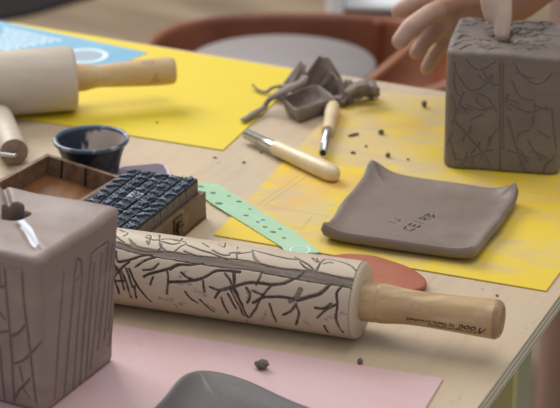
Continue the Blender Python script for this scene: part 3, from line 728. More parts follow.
# terracotta disc
pl = [(318, 262), (328, 256), (345, 253.5), (361, 254), (376, 256), (391, 260.5), (407, 266), (419, 273), (426, 280), (424, 286), (412, 290), (392, 291), (370, 289), (345, 284), (325, 275)]
pl = [at(x, y, .7555) for x, y in pl]; pl = [Vector(p) for p in spline(pl+[pl[0]], 57)[:-1]]
cc = sum(pl, Vector())/len(pl); V = []; nn = len(pl)
rings = [(1, .7502+ZS-.75), (1.012, .7535), (1.0, .7552), (.97, .7557), (.5, .7558), (.01, .7558)]
rings = [(.98, .7514)]+rings[1:]
for f, z_ in rings: V += [(cc.x+(p.x-cc.x)*f, cc.y+(p.y-cc.y)*f, z_) for p in pl]
Fd = grid_faces(len(rings), nn, wrap_v=True).tolist(); Fd.append(list(range(nn)))
o = mesh('terracotta_disc', V, Fd, M['terra']); b = bmesh.new(); b.from_mesh(o.data); bmesh.ops.recalc_face_normals(b, faces=b.faces); b.to_mesh(o.data); b.free()
tag(o, 'flat reddish terracotta clay piece behind the handle of the engraved rolling pin', 'clay piece')

# ------------------------------------------------------------------ plain rolling pin
B0 = at(-5, 84, .7853); B1 = at(74.5, 78, .7853); BX = B1-B0; BX.z = 0; BX.normalize(); RB = .0335; B1.z = ZS+.0005+RB; BLn = .26; B0 = B1-BX*BLn
pr = thing('plain_rolling_pin', ((B0+BX*.13).x, (B0+BX*.13).y, ZS), 'plain pale rolling pin lying on the clean yellow sheet at the far left', 'rolling pin')
V, Fc = lathe(B0, BX, [(0, .0001), (0, RB*.9), (.0015, RB*.97), (.004, RB), (BLn-.004, RB), (BLn-.0015, RB*.97), (BLn, RB*.90), (BLn, .0001)], 72); mesh('barrel', V, Fc, M['pale'], pr)
hl2 = (at(175, 69.5, .786)-B1).length
prof2 = spline([(0, .0001), (0, .0135), (.003, .0142), (.010, .0140), (.016, .0130), (.024, .0118), (.034, .0122), (.055, .0132), (.075, .0142), (hl2-.012, .0146), (hl2-.004, .0140), (hl2-.001, .0125), (hl2, .009), (hl2, .0001)], 53)
prof2[:, 1] = np.maximum(prof2[:, 1], .0001)
for p_, d_ in ((B1, BX), (B0, -BX)):
    V, Fc = lathe(p_, d_, prof2, 48); mesh('handle', V, Fc, M['worn'], pr)

# small hand roller at the left edge
R1 = at(14, 152, .7645); R0 = at(-12, 92, .7645); RX = R1-R0; RX.z = 0; RX.normalize(); RR = .0138; R1.z = .75+RR+.0002
rl = thing('clay_roller', (R1.x, R1.y, .75), 'small pale wooden roller with metal axle at the left edge, beside the navy cup', 'roller')
Lr = .104; Rs = R1-RX*Lr
V, Fc = lathe(Rs, RX, [(0, .0001), (0, RR*.9), (.002, RR), (Lr-.002, RR), (Lr-.0005, RR*.97)], 48); V = np.vstack([V]); mesh('barrel', V, Fc, M['pale'], rl)
V, Fc = lathe(R1-RX*.0006, RX, [(-.002, .0001), (-.002, RR*.96), (0, RR*.96), (.0004, RR*.9), (.0004, .0001)], 48); mesh('end_disc', V, Fc, M['endgrain'], rl)
wz = R1.z; wp = [R1-RX*.01, R1+RX*.004, R1+RX*.010+Vector((-.003, .002, .0)), R1+RX*.012+Vector((-.022, .006, .002)), R1+RX*.008+Vector((-.06, .02, .004))]
V, Fc = sweep([(p.x, p.y, p.z, .0021, .0021) for p in wp], 34, 12); mesh('axle', V, Fc, M['steel'], rl)

# ------------------------------------------------------------------ navy cup
CU = at(91, 139, .787); cup = thing('enamel_cup', (CU.x, CU.y, .75), 'small dark navy cup smeared with clay behind the open wooden box', 'cup')
zc = .75; H_ = .037; R_ = .0338; rbt = .0235
V, Fc = lathe((CU.x, CU.y, zc), (0, 0, 1), [(0.0001, .0001), (0, rbt-.002), (.001, rbt), (.02, rbt+.0045), (H_-.003, R_-.001), (H_-.001, R_-.0004)], 72); mesh('body', V, Fc, M['navy'], cup)
V, Fc = lathe((CU.x, CU.y, zc), (0, 0, 1), [(.003, .0001), (.003, rbt-.003), (.006, rbt-.0015), (.02, rbt+.0028), (H_-.001, R_-.0022)], 72); mesh('inside_wall', V, Fc[:, ::-1], M['navy_in'], cup)
V, Fc = lathe((CU.x, CU.y, zc), (0, 0, 1), [(H_-.002, R_-.0024), (H_+.0003, R_-.0022), (H_+.0016, R_-.0006), (H_+.0016, R_+.0010), (H_, R_+.0019), (H_-.0022, R_+.0014), (H_-.0024, R_-.0004)], 72); mesh('rim', V, Fc, M['navy_rim'], cup)

# ------------------------------------------------------------------ wooden stamp box, its open lid, stamps
p_ = Vector((.385, .923, 0)).normalized(); q_ = Vector((-p_.y, p_.x, 0))
BRc = at(206, 192, .775); BRc.z = .75
def frame(o_, ex_, ey_, z=.75):
    return Matrix(((ex_.x, ey_.x, 0, o_.x), (ex_.y, ey_.y, 0, o_.y), (0, 0, 1, z), (0, 0, 0, 1)))
BWd, BLg, BHt, wt = .0775, .134, .0255, .0045
sb = thing('stamp_box', ((BRc+q_*BWd/2-p_*BLg/2).x, (BRc+q_*BWd/2-p_*BLg/2).y, .75), 'brown wooden box with metal latch filled with blue letter stamps', 'box')
Mx = frame(BRc, q_, -p_)
b = MB(); b.box(0, 0, 0, BWd, BLg, .004, Mx); b.obj('base', M['boxfloor'], sb, smooth=False)
for nm, bx_ in (('side_panel', (0, 0, .0, wt, BLg, BHt)), ('side_panel', (BWd-wt, 0, 0, BWd, BLg, BHt)), ('end_panel', (wt, 0, 0, BWd-wt, wt, BHt)), ('end_panel', (wt, BLg-wt, 0, BWd-wt, BLg, BHt))):
    b = MB(); b.box(bx_[0], bx_[1], bx_[2]+.0002, bx_[3], bx_[4], bx_[5], Mx); bevel(b.obj(nm, M['boxwood'], sb, smooth=False), .0006)
b = MB(); lc = .058
b.box(-.0016, lc-.008, .010, 0, lc+.008, .0235, Mx); b.box(-.0032, lc-.0035, .006, -.0016, lc+.0035, .019, Mx); b.box(-.004, lc-.006, .0125, -.0016, lc+.006, .0155, Mx)
bevel(b.obj('latch', M['latch'], sb, smooth=False), .0005)
# stamps
variants = []
for vix in range(6):
    rv = random.Random(40+vix); hx, hy = .0058, .0058; zt = .0355
    bw_ = MB(); bw_.box(-hx, -hy, 0, hx, hy, zt-.0045)
    bp_ = MB(); bp_.box(-hx*.97, -hy*.97, zt-.0045, hx*.97, hy*.97, zt-.0018)
    bg_ = MB()
    for k in range(rv.randint(5, 7)):   # raised letter strokes
        x, y = rv.uniform(-.0035, .0035), rv.uniform(-.0035, .0035); a = rv.choice((0, math.pi/2, .7, -.7)); L = rv.uniform(.002, .0042)
        Mt = Matrix.Translation((x*.6, y*.6, 0)) @ Matrix.Rotation(a, 4, 'Z'); bg_.box(-L, -.0006, zt-.0018, L, .0006, zt, Mt)
    variants.append((bw_, bp_, bg_))
meshes = []
for bw_, bp_, bg_ in variants:
    r = []
    for nm, bb, mt in (('block', bw_, 'stampwood'), ('rubber_face', bp_, 'stampdark'), ('raised_letter', bg_, 'stamp')):
        me = bpy.data.meshes.new(nm); me.from_pydata(bb.V, [], bb.F); me.materials.append(M[mt]); me.update(); r.append((nm, me))
    meshes.append(r)
rows = 5; per = 10; rowang = math.atan2(p_.y, p_.x)-math.pi/2
rnames = ['nearest the latch side', 'second from the latch side', 'in the middle row', 'second from the lid side', 'nearest the open lid']
pnames = ['farthest from the rolling pin', 'second from the far end', 'third from the far end', 'fourth from the far end', 'fifth from the far end', 'fifth from the rolling pin', 'fourth from the rolling pin', 'third from the rolling pin', 'second from the rolling pin', 'closest to the rolling pin']
pitch_r = (BWd-2*wt)/rows; pitch_p = (BLg-2*wt)/per
for i in range(rows):
    for j in range(per):
        jit = random.uniform(-.0003, .0003)
        pos = BRc+q_*(wt+pitch_r*(i+.5))-p_*(wt+pitch_p*(j+.5)+jit); dz = random.uniform(0, .0012)
        pale = (i == 2 and j == 4)
        lab = ('pale grey topped letter stamp among the dark blue ones in the box' if pale else
               'dark blue letter stamp, row %s, %s' % (rnames[i], pnames[j]) if 'row' not in rnames[i] else 'dark blue letter stamp %s, %s' % (rnames[i], pnames[j]))
        t = thing('letter_stamp', (pos.x, pos.y, .7544), lab, 'stamp', 'letter stamps packed in the wooden box', rowang+random.uniform(-.02, .02))
        sc = (pitch_r/.0116*.97) if True else 1; t.scale = (sc*.90, pitch_p/.0116*.93, 1+dz*20)
        for nm, me in random.choice(meshes):
            ch = bpy.data.objects.new(nm, me); COL.objects.link(ch); ch.parent = t
            if pale and nm != 'block':
                ch.data = me.copy(); ch.data.materials[0] = M['stamppale']
# lid
LF = at(45, 151, .782); e1 = Vector((.885, -.465, 0)).normalized(); e2 = Vector((e1.y, -e1.x, 0)); e2 = e2 if e2.y < 0 else -e2
lidt = .10; LWd, LLg, LHt = .083, .125, .0215
ld = thing('box_lid', (LF.x, LF.y, .75), 'empty wooden box lid with slotted inner wall, lying between clay box and navy cup', 'box lid')
tilt = math.atan(.0085/LWd)
M4 = Matrix(((e1.x, e2.x, 0, LF.x), (e1.y, e2.y, 0, LF.y), (0, 0, 1, .7505+math.sin(tilt)*LWd), (0, 0, 0, 1))) @ Matrix.Rotation(tilt, 4, 'Y')
b = MB(); b.box(0, 0, 0, LWd, LLg, .003, M4); b.obj('panel', M['boxfloor'], ld, smooth=False)
for bx_ in ((0, 0, LWd, wt), (0, LLg-wt, LWd, LLg), (0, wt, wt, LLg-wt), (LWd-wt, wt, LWd, LLg-wt)):
    b = MB(); b.box(bx_[0], bx_[1], .0002, bx_[2], bx_[3], LHt, M4); o = bevel(b.obj('rim_panel', M['boxrim'], ld, smooth=False), .0006)
for s_ in (.020, .046):
    b = MB(); b.box(s_-.0011, wt, .003, s_+.0011, wt+.0006, LHt+.0001, M4); b.obj('slot', M['groove'], ld, smooth=False)
# card behind the stamp box
V = []; cpl = [at(*p) for p in ((112, 172), (122, 169), (160, 165.5), (166, 167), (170, 174), (171, 182), (120, 186))]
cd_ = thing('plastic_card', tuple(at(145, 175)), 'dark plastic card with pale rim lying behind the stamp box', 'card')
V, Fc = prism(cpl, .7502, .7530); mesh('rim', V, Fc, M['cardrim'], cd_, smooth=False)
cm = sum(cpl, Vector())/len(cpl); V, Fc = prism([cm+(p-cm)*.86 for p in cpl], .7530, .7534); mesh('face', V, Fc, M['carddark'], cd_, smooth=False)

# ------------------------------------------------------------------ green template
go = [(192, 187), (200, 183.5), (216, 183.5), (254, 207), (294, 232), (321, 252.5), (300, 254), (286, 253.5), (282, 247), (237, 219), (211, 203)]
gt = thing('green_template', tuple(at(255, 215, ZS)), 'translucent green plastic template strip between stamp box and clay tray', 'template')
V, Fc = prism([at(x, y, ZS+.001) for x, y in go], ZS+.0001, ZS+.0016); bevel(mesh('strip', V, Fc, M['green'], gt, smooth=False), .0004)
b = MB()
for x, y, L in ((201, 186.5, .003), (213, 193, .0032), (219, 203.5, .004), (239, 201.5, .003), (246, 215.5, .0028), (258, 222, .002), (263, 220, .0022), (265, 227, .0025), (273, 232, .003), (280, 229, .002), (250, 209, .0018), (284, 238, .002), (229, 196, .002)):
    cpt = at(x, y, ZS+.0016); b.add(*prism([cpt+Vector((L*.9*math.cos(t), L*.55*math.sin(t)-.3*L*math.cos(t)*.5, 0)) for t in np.linspace(0, 6.28, 11)[:-1]], ZS+.0016, ZS+.0018))
b.obj('cut_marks', M['greenmark'], gt, smooth=False)
b = MB(); ac = at(300, 250, ZS+.0016)
b.add(*flat_ring(ac, .0078, .0088, ZS+.0016, ZS+.0018, 30)); b.obj('printed_arc', M['print_white'], gt, smooth=False)

# ------------------------------------------------------------------ hole cutters
def cutter(pt, ph, pe_, rt, rh0, rh1, label, z0):
    a = at(*pt, z0); e = at(*pe_, z0); ax_ = (e-a); ax_.z = 0; L = ax_.length; ax_.normalize(); hs = (at(*ph, z0)-a).length
    rz_ = z0
    t = thing('hole_cutter', tuple(a+ax_*L/2-Vector((0, 0, max(rt, rh1)))), label, 'clay tool')
    a.z = z0
    V, Fc = lathe(a, ax_, [(.004, .0001), (.0, rt*.86), (0, rt*.88), (0, rt), (hs, rt), (hs+.01, rt)], 36)
    mesh('metal_tube', V, Fc, M['steel'], t)
    V, Fc = lathe(a+ax_*.0004, ax_, [(0, .0001), (-.0002, rt*.85), (.0002, rt*.86)], 30); mesh('tube_opening', V, Fc, M['darksteel'], t)
    lh = L-hs
    pf = spline([(hs-.0005, .0001), (hs, rh0*.86), (hs+.002, rh0), (hs+lh*.3, rh0*1.05), (hs+lh*.65, rh1), (hs+lh*.88, rh1*.98), (hs+lh*.97, rh1*.72), (hs+lh, rh1*.3), (hs+lh, .0001)], 49); pf[:, 1] = np.maximum(pf[:, 1], .0001)
    V, Fc = lathe(a, ax_, pf, 40); mesh('handle', V, Fc, M['toolhandle'], t)
cutter((247, 134.5), (276, 148), (337, 175.5), .0054, .0076, .0088, 'larger hole cutter with steel tube and pale wooden handle, on bare plywood', .7590)
cutter((323, 153), (328, 131), (333.5, 104.5), .0038, .0060, .0072, 'smaller hole cutter pointing at the clay tray, beside the clay scraps', .7588)

# ------------------------------------------------------------------ clay scraps
dz_ = .7505
dc = [at(281, 99, .765), at(297, 112, .765), at(335, 99, .765), at(318, 85, .765)]
def dish(pts, z0, H, t, mat, label):
    cx = sum(pts, Vector())/4; V = []
    def ring(f, z, nn=15, rnd=.25):
        out = []
        for k in range(4):
            a, b_, d = pts[k-1], pts[k], pts[(k+1) % 4]
            for j in range(nn):
                s = j/nn
                p = (b_.lerp(a, rnd*(1-2*s)) if s < .5 else b_.lerp(d, rnd*(2*s-1)))
                pr_ = b_.lerp((a+d)/2, .12*(1-abs(2*s-1))); p = p.lerp(pr_, .3*(1-abs(2*s-1)))
                out.append((cx.x+(p.x-cx.x)*f, cx.y+(p.y-cx.y)*f, z+.0022*noise.noise(Vector((p.x*60, p.y*60, 0)))*(z > z0+.004)))
        return out
    R = [(.001, z0), (.80, z0), (.86, z0+.001), (.93, z0+H*.5), (1.0, z0+H), (.97, z0+H+.0012), (.92, z0+H), (.86, z0+H*.5), (.78, z0+t), (.4, z0+t*.9), (.001, z0+t*.9)]
    for f, z in R: V += ring(f, z)
    n_ = 60; o = mesh('clay_dish', V, grid_faces(len(R), n_, wrap_v=True), mat)
    b = bmesh.new(); b.from_mesh(o.data); bmesh.ops.recalc_face_normals(b, faces=b.faces); b.to_mesh(o.data); b.free()
    return tag(o, label, 'clay dish')
dish(dc, ZS, .0145, .004, M['scrap'], 'small square clay dish among the clay scraps near the far table edge')
def strip(label, rows_, up=(0, 0, 1), wb=.25, name='clay_strip', n=40):
    V, Fc = sweep(rows_, n, 14, up, wb); o = mesh(name, V, Fc, M['scrap'])
    b = bmesh.new(); b.from_mesh(o.data); bmesh.ops.recalc_face_normals(b, faces=b.faces); b.to_mesh(o.data); b.free()
    return tag(o, label, 'clay scrap')
def R5(px, py, z, a, t): p = at(px, py, z); return (p.x, p.y, z, a, t)
strip('long flat clay strip reaching left from the scrap pile over the yellow sheet', [R5(242, 121, .7545, .0035, .0020), R5(252, 115, .7550, .0042, .0026), R5(263, 108, .7565, .0035, .0025), R5(268, 101, .763, .004, .0028), R5(276, 95, .770, .0055, .003), R5(290, 88, .776, .0065, .003), R5(302, 82, .778, .005, .003), R5(306, 76, .779, .0035, .002)])
strip('thin curled clay string with its tip raised, leftmost of the scraps', [R5(252, 84, .757, .0012, .0012), R5(258, 90, .7545, .0016, .0014), R5(266, 92, .7545, .002, .0016), R5(272, 88, .758, .0022, .0018), R5(280, 86, .764, .003, .002), R5(288, 86, .770, .004, .002)])
def flap(label, outline, n=26, thick=.003, seed=0, fold=.004):
    """torn sheet: quadrilateral patch through four 3-D corners with folds"""
    P = [np.array(p) for p in outline]; n2 = n
    U, Vv = np.meshgrid(np.linspace(0, 1, n), np.linspace(0, 1, n2), indexing='ij')
    X = ((1-U)*(1-Vv))[..., None]*P[0]+(U*(1-Vv))[..., None]*P[1]+(U*Vv)[..., None]*P[2]+((1-U)*Vv)[..., None]*P[3]
    nn = np.cross(P[1]-P[0], P[3]-P[0]); nn /= np.linalg.norm(nn)
    X = X+((np.sin(U*9+seed+2*Vv)*.6+np.sin(U*17-3*Vv+seed*2)*.3)*(1-.55*Vv)*fold)[..., None]*nn
    X = X+(wob(X.reshape(-1, 3), 220, seed).reshape(n, n2)*.0015)[..., None]*nn
    X[..., 2] = np.maximum(X[..., 2], ZS+thick/2)
    T_ = (X+nn*thick/2).reshape(-1, 3); B_ = (X-nn*thick/2).reshape(-1, 3)
    T_[:, 2] = np.maximum(T_[:, 2], ZS+.0002); B_[:, 2] = np.maximum(B_[:, 2], ZS+.0002)
    f1 = grid_faces(n, n2); f2 = f1[:, ::-1]+n*n2
    e_ = [i for i in range(n2)]+[i*n2+n2-1 for i in range(1, n)]+[(n-1)*n2+i for i in range(n2-2, -1, -1)]+[i*n2 for i in range(n-2, 0, -1)]
    rim = np.array([(e_[k], e_[(k+1) % len(e_)], e_[(k+1) % len(e_)]+n*n2, e_[k]+n*n2) for k in range(len(e_))])
    o = mesh('clay_flap', np.vstack([T_, B_]), np.vstack([f1, f2, rim]), M['scrap'])
    b = bmesh.new(); b.from_mesh(o.data); bmesh.ops.recalc_face_normals(b, faces=b.faces); b.to_mesh(o.data); b.free()
    return tag(o, label, 'clay scrap')
def q3(px, py, z): return tuple(at(px, py, z))
flap('tall upright clay flap rising to a point behind the small clay dish', [q3(296, 88, .757), q3(350, 96, .755), q3(328, 58, .792), q3(319, 56, .794)], seed=1, fold=.0045, n=44)
flap('pointed clay flap leaning to the left of the tall one', [q3(276, 93, .757), q3(306, 92, .757), q3(306, 66, .783), q3(299, 61, .785)], seed=4, fold=.003, n=40)
flap('folded clay sheet slumping right behind the small dish', [q3(318, 92, .757), q3(352, 102, .755), q3(344, 84, .772), q3(330, 72, .782)], seed=7, fold=.004, n=40)
def lump(label, px, py, z, r, sq=(1, 1, .7), seed=0, name='clay_lump', mat='scrap', cat='clay scrap', amp=.35, grp=None):
    b = bmesh.new(); bmesh.ops.create_icosphere(b, subdivisions=4, radius=1)
    p = at(px, py, z); zmin = 9
    for v in b.verts:
        d = v.co.normalized(); k = 1+amp*noise.noise(d*1.6+Vector((seed*3.1, 0, 0)))+amp*.5*noise.noise(d*4+Vector((0, seed*2.3, 0)))
        v.co = Vector((d.x*sq[0], d.y*sq[1], d.z*sq[2]))*k*r
    zm = min(v.co.z for v in b.verts)
    V = [(v.co.x+p.x, v.co.y+p.y, v.co.z-zm+z) for v in b.verts]; Fc = [tuple(v.index for v in f.verts) for f in b.faces]; b.free()
    return tag(mesh(name, V, Fc, M[mat]), label, cat, grp)
lump('knobbly clay lump at the right end of the scrap pile', 366, 99, ZS, .0085, (1.3, 1, 1), 2, amp=.7)
lump('twisted clay lump in the middle right of the scrap pile', 350, 101, ZS, .009, (1.2, 1, 1.1), 5, amp=.8)
lump('low clay lump just behind the smaller hole cutter', 339, 106, ZS, .0065, (1.3, 1, .7), 6, amp=.6)
strip('rounded clay roll lying along the top of the right scrap lumps', [R5(346, 94, .768, .003, .003), R5(356, 88, .771, .0045, .0045), R5(367, 87, .770, .005, .005), R5(375, 90, .768, .0045, .0045), R5(377, 96, .760, .003, .003)], wb=.6)
lump('small clay nub at the foot of the long clay strip', 280, 101, ZS, .005, (1.2, 1, .8), 9, amp=.5)

# ------------------------------------------------------------------ crumbs
cr = [(262, 369, .0042, (1.2, .8, .8), 'dark clay crumb alone on the pink sheet', .7513), (360, 365, .0025, (.8, .8, 1.1), 'tiny clay crumb on plywood between rolling pin and pink sheet', .75),
      (424, 107, .0034, (.8, .9, 1), 'dark clay crumb nearest the left side of the leaf relief box', ZS), (381, 134, .003, (1.0, .9, .7), 'clay crumb right of the thin sliver, above the tray', ZS),
      (388, 157, .0026, (.9, .8, .8), 'clay crumb just beyond the far rim of the clay tray', ZS), (353, 153.5, .0018, (1.4, .8, .6), 'tiny dark clay crumb left of the tray corner', ZS),
      (366, 147, .0013, (1, 1, .7), 'pinhead clay crumb between the sliver and the tray', ZS), (408, 160, .0013, (1, 1, .6), 'pinhead clay crumb right of the tray far corner', ZS),
      (157, 123, .0013, (1, 1, .5), 'tiny crumb on the clean yellow sheet beside the rolling pin', ZS), (244, 163, .0016, (1, 1, .5), 'tiny crumb on plywood near the larger hole cutter', .75), (497, 296, .0012, (1, 1, .5), 'tiny crumb on plywood behind the rolling pin handle', .75),
      (215, 158, .0014, (1.4, 1, .4), 'tiny crumb on plywood beyond the green template', .75), (261, 153, .0012, (1, 1, .5), 'tiny crumb beside the steel tube of the larger cutter', .75)]
for i, (x, y, r, sq, lab, zz) in enumerate(cr): lump(lab, x, y, zz, r, sq, i+20, 'clay_crumb', 'crumb', 'crumb', .35, 'clay crumbs scattered on the table')
p0, p1 = at(348, 136, ZS+.001), at(359, 133.5, ZS+.001)
V, Fc = sweep([(p0.x, p0.y, ZS+.0012, .001, .0009), ((p0.x+p1.x)/2, (p0.y+p1.y)/2, ZS+.0014, .0017, .0012), (p1.x, p1.y, ZS+.0012, .001, .0009)], 12, 8)
tag(mesh('clay_sliver', V, Fc, M['crumb']), 'thin dark clay sliver on the yellow sheet below the scrap pile', 'crumb')

# ------------------------------------------------------------------ potter's wheel
WC = EYE+ray(281, 62)*2.84; wz = WC.z
pw = thing('pottery_wheel', (WC.x, WC.y, 0), 'pottery wheel with grey disc in a red-brown splash pan behind the table', 'pottery wheel')
V, Fc = lathe((WC.x, WC.y, wz-.022), (0, 0, 1), [(0, .0001), (0, .148), (.003, .150), (.019, .150), (.022, .148), (.022, .0001)], 96); mesh('wheel_head', V, Fc, M['wheel'], pw)
V, Fc = lathe((WC.x, WC.y, .33), (0, 0, 1), [(0, .03), (wz-.35, .03)], 24); mesh('shaft', V, Fc, M['wheel'], pw)
def sq_ring(rx, ry, z, n=120, e=2.6):
    out = []
    for k in range(n):
        a = 2*math.pi*k/n; ca, sa2 = math.cos(a), math.sin(a)
        out.append((WC.x+.035+rx*1.06*math.copysign(abs(ca)**(2/e), ca), WC.y+ry*math.copysign(abs(sa2)**(2/e), sa2), z))
    return out
RZ = .513; V = []
RG = [(.05, .05, .40), (.195, .195, .40), (.212, .200, .41), (.226, .212, RZ-.01), (.228, .214, RZ), (.235, .221, RZ+.002), (.240, .226, RZ-.004), (.236, .222, RZ-.012), (.230, .216, RZ-.012), (.218, .206, .39), (.2, .2, .385), (.05, .05, .385)]
for g in RG: V += sq_ring(*g)
Fw = grid_faces(len(RG), 120, wrap_u=True, wrap_v=True)
o = mesh('splash_pan', V, Fw, M['tub'], pw); o.data.materials.append(M['tubrim'])
for p in o.data.polygons:
    zc_ = p.center.z+0; i = p.index//120
    if i in (5, 6): p.material_index = 1
facing(o)
sx = (378-280)/F*3.0
yw = .206*(1-abs((sx-WC.x-.035)/(.219*1.06))**2.6)**(1/2.6)
b = MB(); b.box(sx-.006, WC.y+yw-.012, .402, sx+.006, WC.y+yw+.006, RZ-.002); bevel(b.obj('pan_seam', M['tub'], pw, smooth=False), .002)
b = MB(); b.box(WC.x-.24, WC.y-.2, .18, WC.x+.26, WC.y+.2, .384); bevel(b.obj('housing', M['tub'], pw, smooth=False), .02)
for sx_ in (-1, 1):
    for sy_ in (-1, 1):
        V, Fc = lathe((WC.x+.01+sx_*.2, WC.y+sy_*.16, 0), (0, 0, 1), [(0, .0001), (0, .018), (.185, .018), (.185, .0001)], 20); mesh('leg', V, Fc, M['wheel'], pw)
sa1 = EYE+ray(366, 84)*2.72; sb1 = EYE+ray(416, 42)*2.86
V, Fc = lathe(sa1, sb1-sa1, [(0, .0001), (0, .0055), ((sb1-sa1).length, .0065), ((sb1-sa1).length, .0001)], 16)
tag(mesh('wooden_stick', V, Fc, M['stick']), 'reddish brown stick leaning across the splash pan of the pottery wheel', 'stick')

# white and blue storage cart behind the wheel
ct = thing('storage_cart', (.27, 3.72, 0), 'white plastic cart with blue drawers standing behind the pottery wheel', 'cart', rz=-.10)
def lb_(nm, x0, y0, z0, x1, y1, z1, mt): b = MB(); b.box(x0, y0, z0, x1, y1, z1); return bevel(b.obj(nm, M[mt], ct, smooth=False, local=True), .008, 3)
lb_('side_panel', -.16, -.15, 0, -.125, .2, .42, 'whiteplastic'); lb_('side_panel', .165, -.15, 0, .20, .2, .42, 'whiteplastic')
lb_('top_panel', -.125, -.13, .325, .165, .2, .342, 'whiteplastic')
for k, z0 in enumerate((.015, .12, .225)):
    d = lb_('drawer', -.120, -.12, z0, .160, .18, z0+.09, 'blueplastic')
    b = MB(); b.box(-.03, -.135, z0+.055, .07, -.1205, z0+.07); h = b.obj('drawer_handle', M['whiteplastic'], None, smooth=False, local=True); h.parent = d

# ------------------------------------------------------------------ person (hands in the picture, the rest beyond its top edge)
def capsule(b, p, q2, r0, r1, seg=16):
    p = Vector(p); q2 = Vector(q2); d = q2-p; L = d.length
    prof = [(-r0, .0001)]+[(-r0*math.cos(t), r0*math.sin(t)) for t in (.35, .75, 1.15)]+[(0, r0), (L, r1)]+[(L+r1*math.sin(t), r1*math.cos(t)) for t in (.4, .8, 1.2)]+[(L+r1, .0001)]
    V, Fc = lathe(p, d, prof, seg); b.add(V, Fc)
def chain(b, pts, rs):
    for i in range(len(pts)-1): capsule(b, pts[i], pts[i+1], rs[i], rs[i+1])
def ell(b, cpt, r):
    bb = bmesh.new(); bmesh.ops.create_uvsphere(bb, u_segments=24, v_segments=16, radius=1)
    b.add([(cpt[0]+v.co.x*r[0], cpt[1]+v.co.y*r[1], cpt[2]+v.co.z*r[2]) for v in bb.verts], [tuple(v.index for v in f.verts) for f in bb.faces]); bb.free()
def fuse(b, name, vox, mat, parent, smooth_it=4):
    me = bpy.data.meshes.new(name); me.from_pydata(b.V, [], b.F); me.update()
    bb = bmesh.new(); bb.from_mesh(me); bmesh.ops.remove_doubles(bb, verts=bb.verts, dist=.0003); bmesh.ops.holes_fill(bb, edges=bb.edges); bmesh.ops.recalc_face_normals(bb, faces=bb.faces); bb.to_mesh(me); bb.free()
    o = bpy.data.objects.new(name, me); COL.objects.link(o)
    m1 = o.modifiers.new('r', 'REMESH'); m1.mode = 'VOXEL'; m1.voxel_size = vox
    m2 = o.modifiers.new('s', 'SMOOTH'); m2.iterations = smooth_it; m2.factor = .6
    bpy.context.view_layer.update()
    dg = bpy.context.evaluated_depsgraph_get(); me2 = bpy.data.meshes.new_from_object(o.evaluated_get(dg)); bpy.data.objects.remove(o)
    off = Vector(parent.location); me2.transform(Matrix.Translation(-off)); me2.materials.clear(); me2.materials.append(mat)
    me2.polygons.foreach_set('use_smooth', [True]*len(me2.polygons))
    o2 = bpy.data.objects.new(name, me2); COL.objects.link(o2); o2.parent = parent; return o2
TX, TY = .52, 2.13
person = thing('person', (TX, TY, 0), 'person behind the table, one finger pressing the leaf relief clay box, other hand beside it', 'person')
b = MB()
Y = atY
# hand beside the box: four fingers reaching left, hand back behind the box, thumb behind
fing = [([(399, 11, 1.73), (413, 4, 1.735), (432, -4, 1.75), (458, -6, 1.775)], (.0092, .0105, .0108, .0112)),
        ([(400, 41, 1.68), (411, 27, 1.685), (430, 14, 1.70), (456, 4, 1.750)], (.0090, .0100, .0104, .0110)),
        ([(416, 53, 1.705), (425, 41, 1.71), (438, 29, 1.72), (460, 14, 1.755)], (.0078, .0088, .0094, .0105)),
        ([(426, 69, 1.725), (434, 55, 1.728), (444, 42, 1.73), (464, 24, 1.765)], (.0070, .0080, .0086, .0095))]
for pts, rs in fing: chain(b, [Y(*p) for p in pts], rs)
w1 = Y(515, -2, 1.815); 
for (px, py, yy), r in (((458, -6, 1.775), .0125), ((458, 5, 1.758), .0125), ((460, 14, 1.762), .0125), ((464, 22, 1.77), .0115)): chain(b, [Y(px, py, yy), Y(488, (py-6)*.6, 1.785), w1], (r, .015, .0235))
chain(b, [Y(500, 0, 1.80), Y(478, -16, 1.80), Y(460, -26, 1.79), Y(448, -30, 1.785)], (.017, .0135, .0105, .009))     # thumb
el1 = Vector((.60, 1.98, 1.02)); sh1 = Vector((TX+.17, TY+.0, 1.38)); sh2 = Vector((TX-.17, TY+.02, 1.38))
# this arm crosses behind the box to the body
elA = Vector((.42, 1.90, .985)); chain(b, [w1, w1.lerp(elA, .5), elA], (.026, .036, .043)); chain(b, [elA, elA.lerp(sh2, .5), sh2], (.043, .047, .055))
# pressing hand above the box
tip = at(502, 34, ZS+BH+.004)
f0 = [tip, tip+Vector((.001, .004, .021)), tip+Vector((-.002, .012, .044)), tip+Vector((.012, .034, .082))]
chain(b, f0, (.0078, .0088, .0096, .011))
f1 = [tip+Vector((-.0105, .012, .014)), tip+Vector((-.014, .012, .032)), tip+Vector((-.014, .022, .052)), tip+Vector((-.006, .044, .086))]
chain(b, f1, (.0068, .0082, .0090, .011))
w2 = tip+Vector((.07, .12, .165))
for k, base_ in enumerate((f0[-1], f1[-1], tip+Vector((.030, .030, .084)), tip+Vector((.047, .034, .086)))): chain(b, [base_, base_.lerp(w2, .5), w2], (.012, .016, .024))
for k, (ox_, oy_) in enumerate(((.028, .020), (.046, .026))):     # curled fingers
    s = tip+Vector((ox_+.003, oy_+.008, .088)); chain(b, [s, s+Vector((.002, -.022, -.018)), s+Vector((.004, -.014, -.038)), s+Vector((.004, .004, -.034))], (.0105, .009, .0082, .0075))
chain(b, [w2.lerp(tip, .15), tip+Vector((.0, .07, .10)), tip+Vector((-.026, .046, .078)), tip+Vector((-.036, .034, .062))], (.018, .014, .0105, .009))  # thumb
chain(b, [w2, w2.lerp(el1, .5), el1], (.026, .035, .043)); chain(b, [el1, el1.lerp(sh1, .5), sh1], (.043, .048, .055))
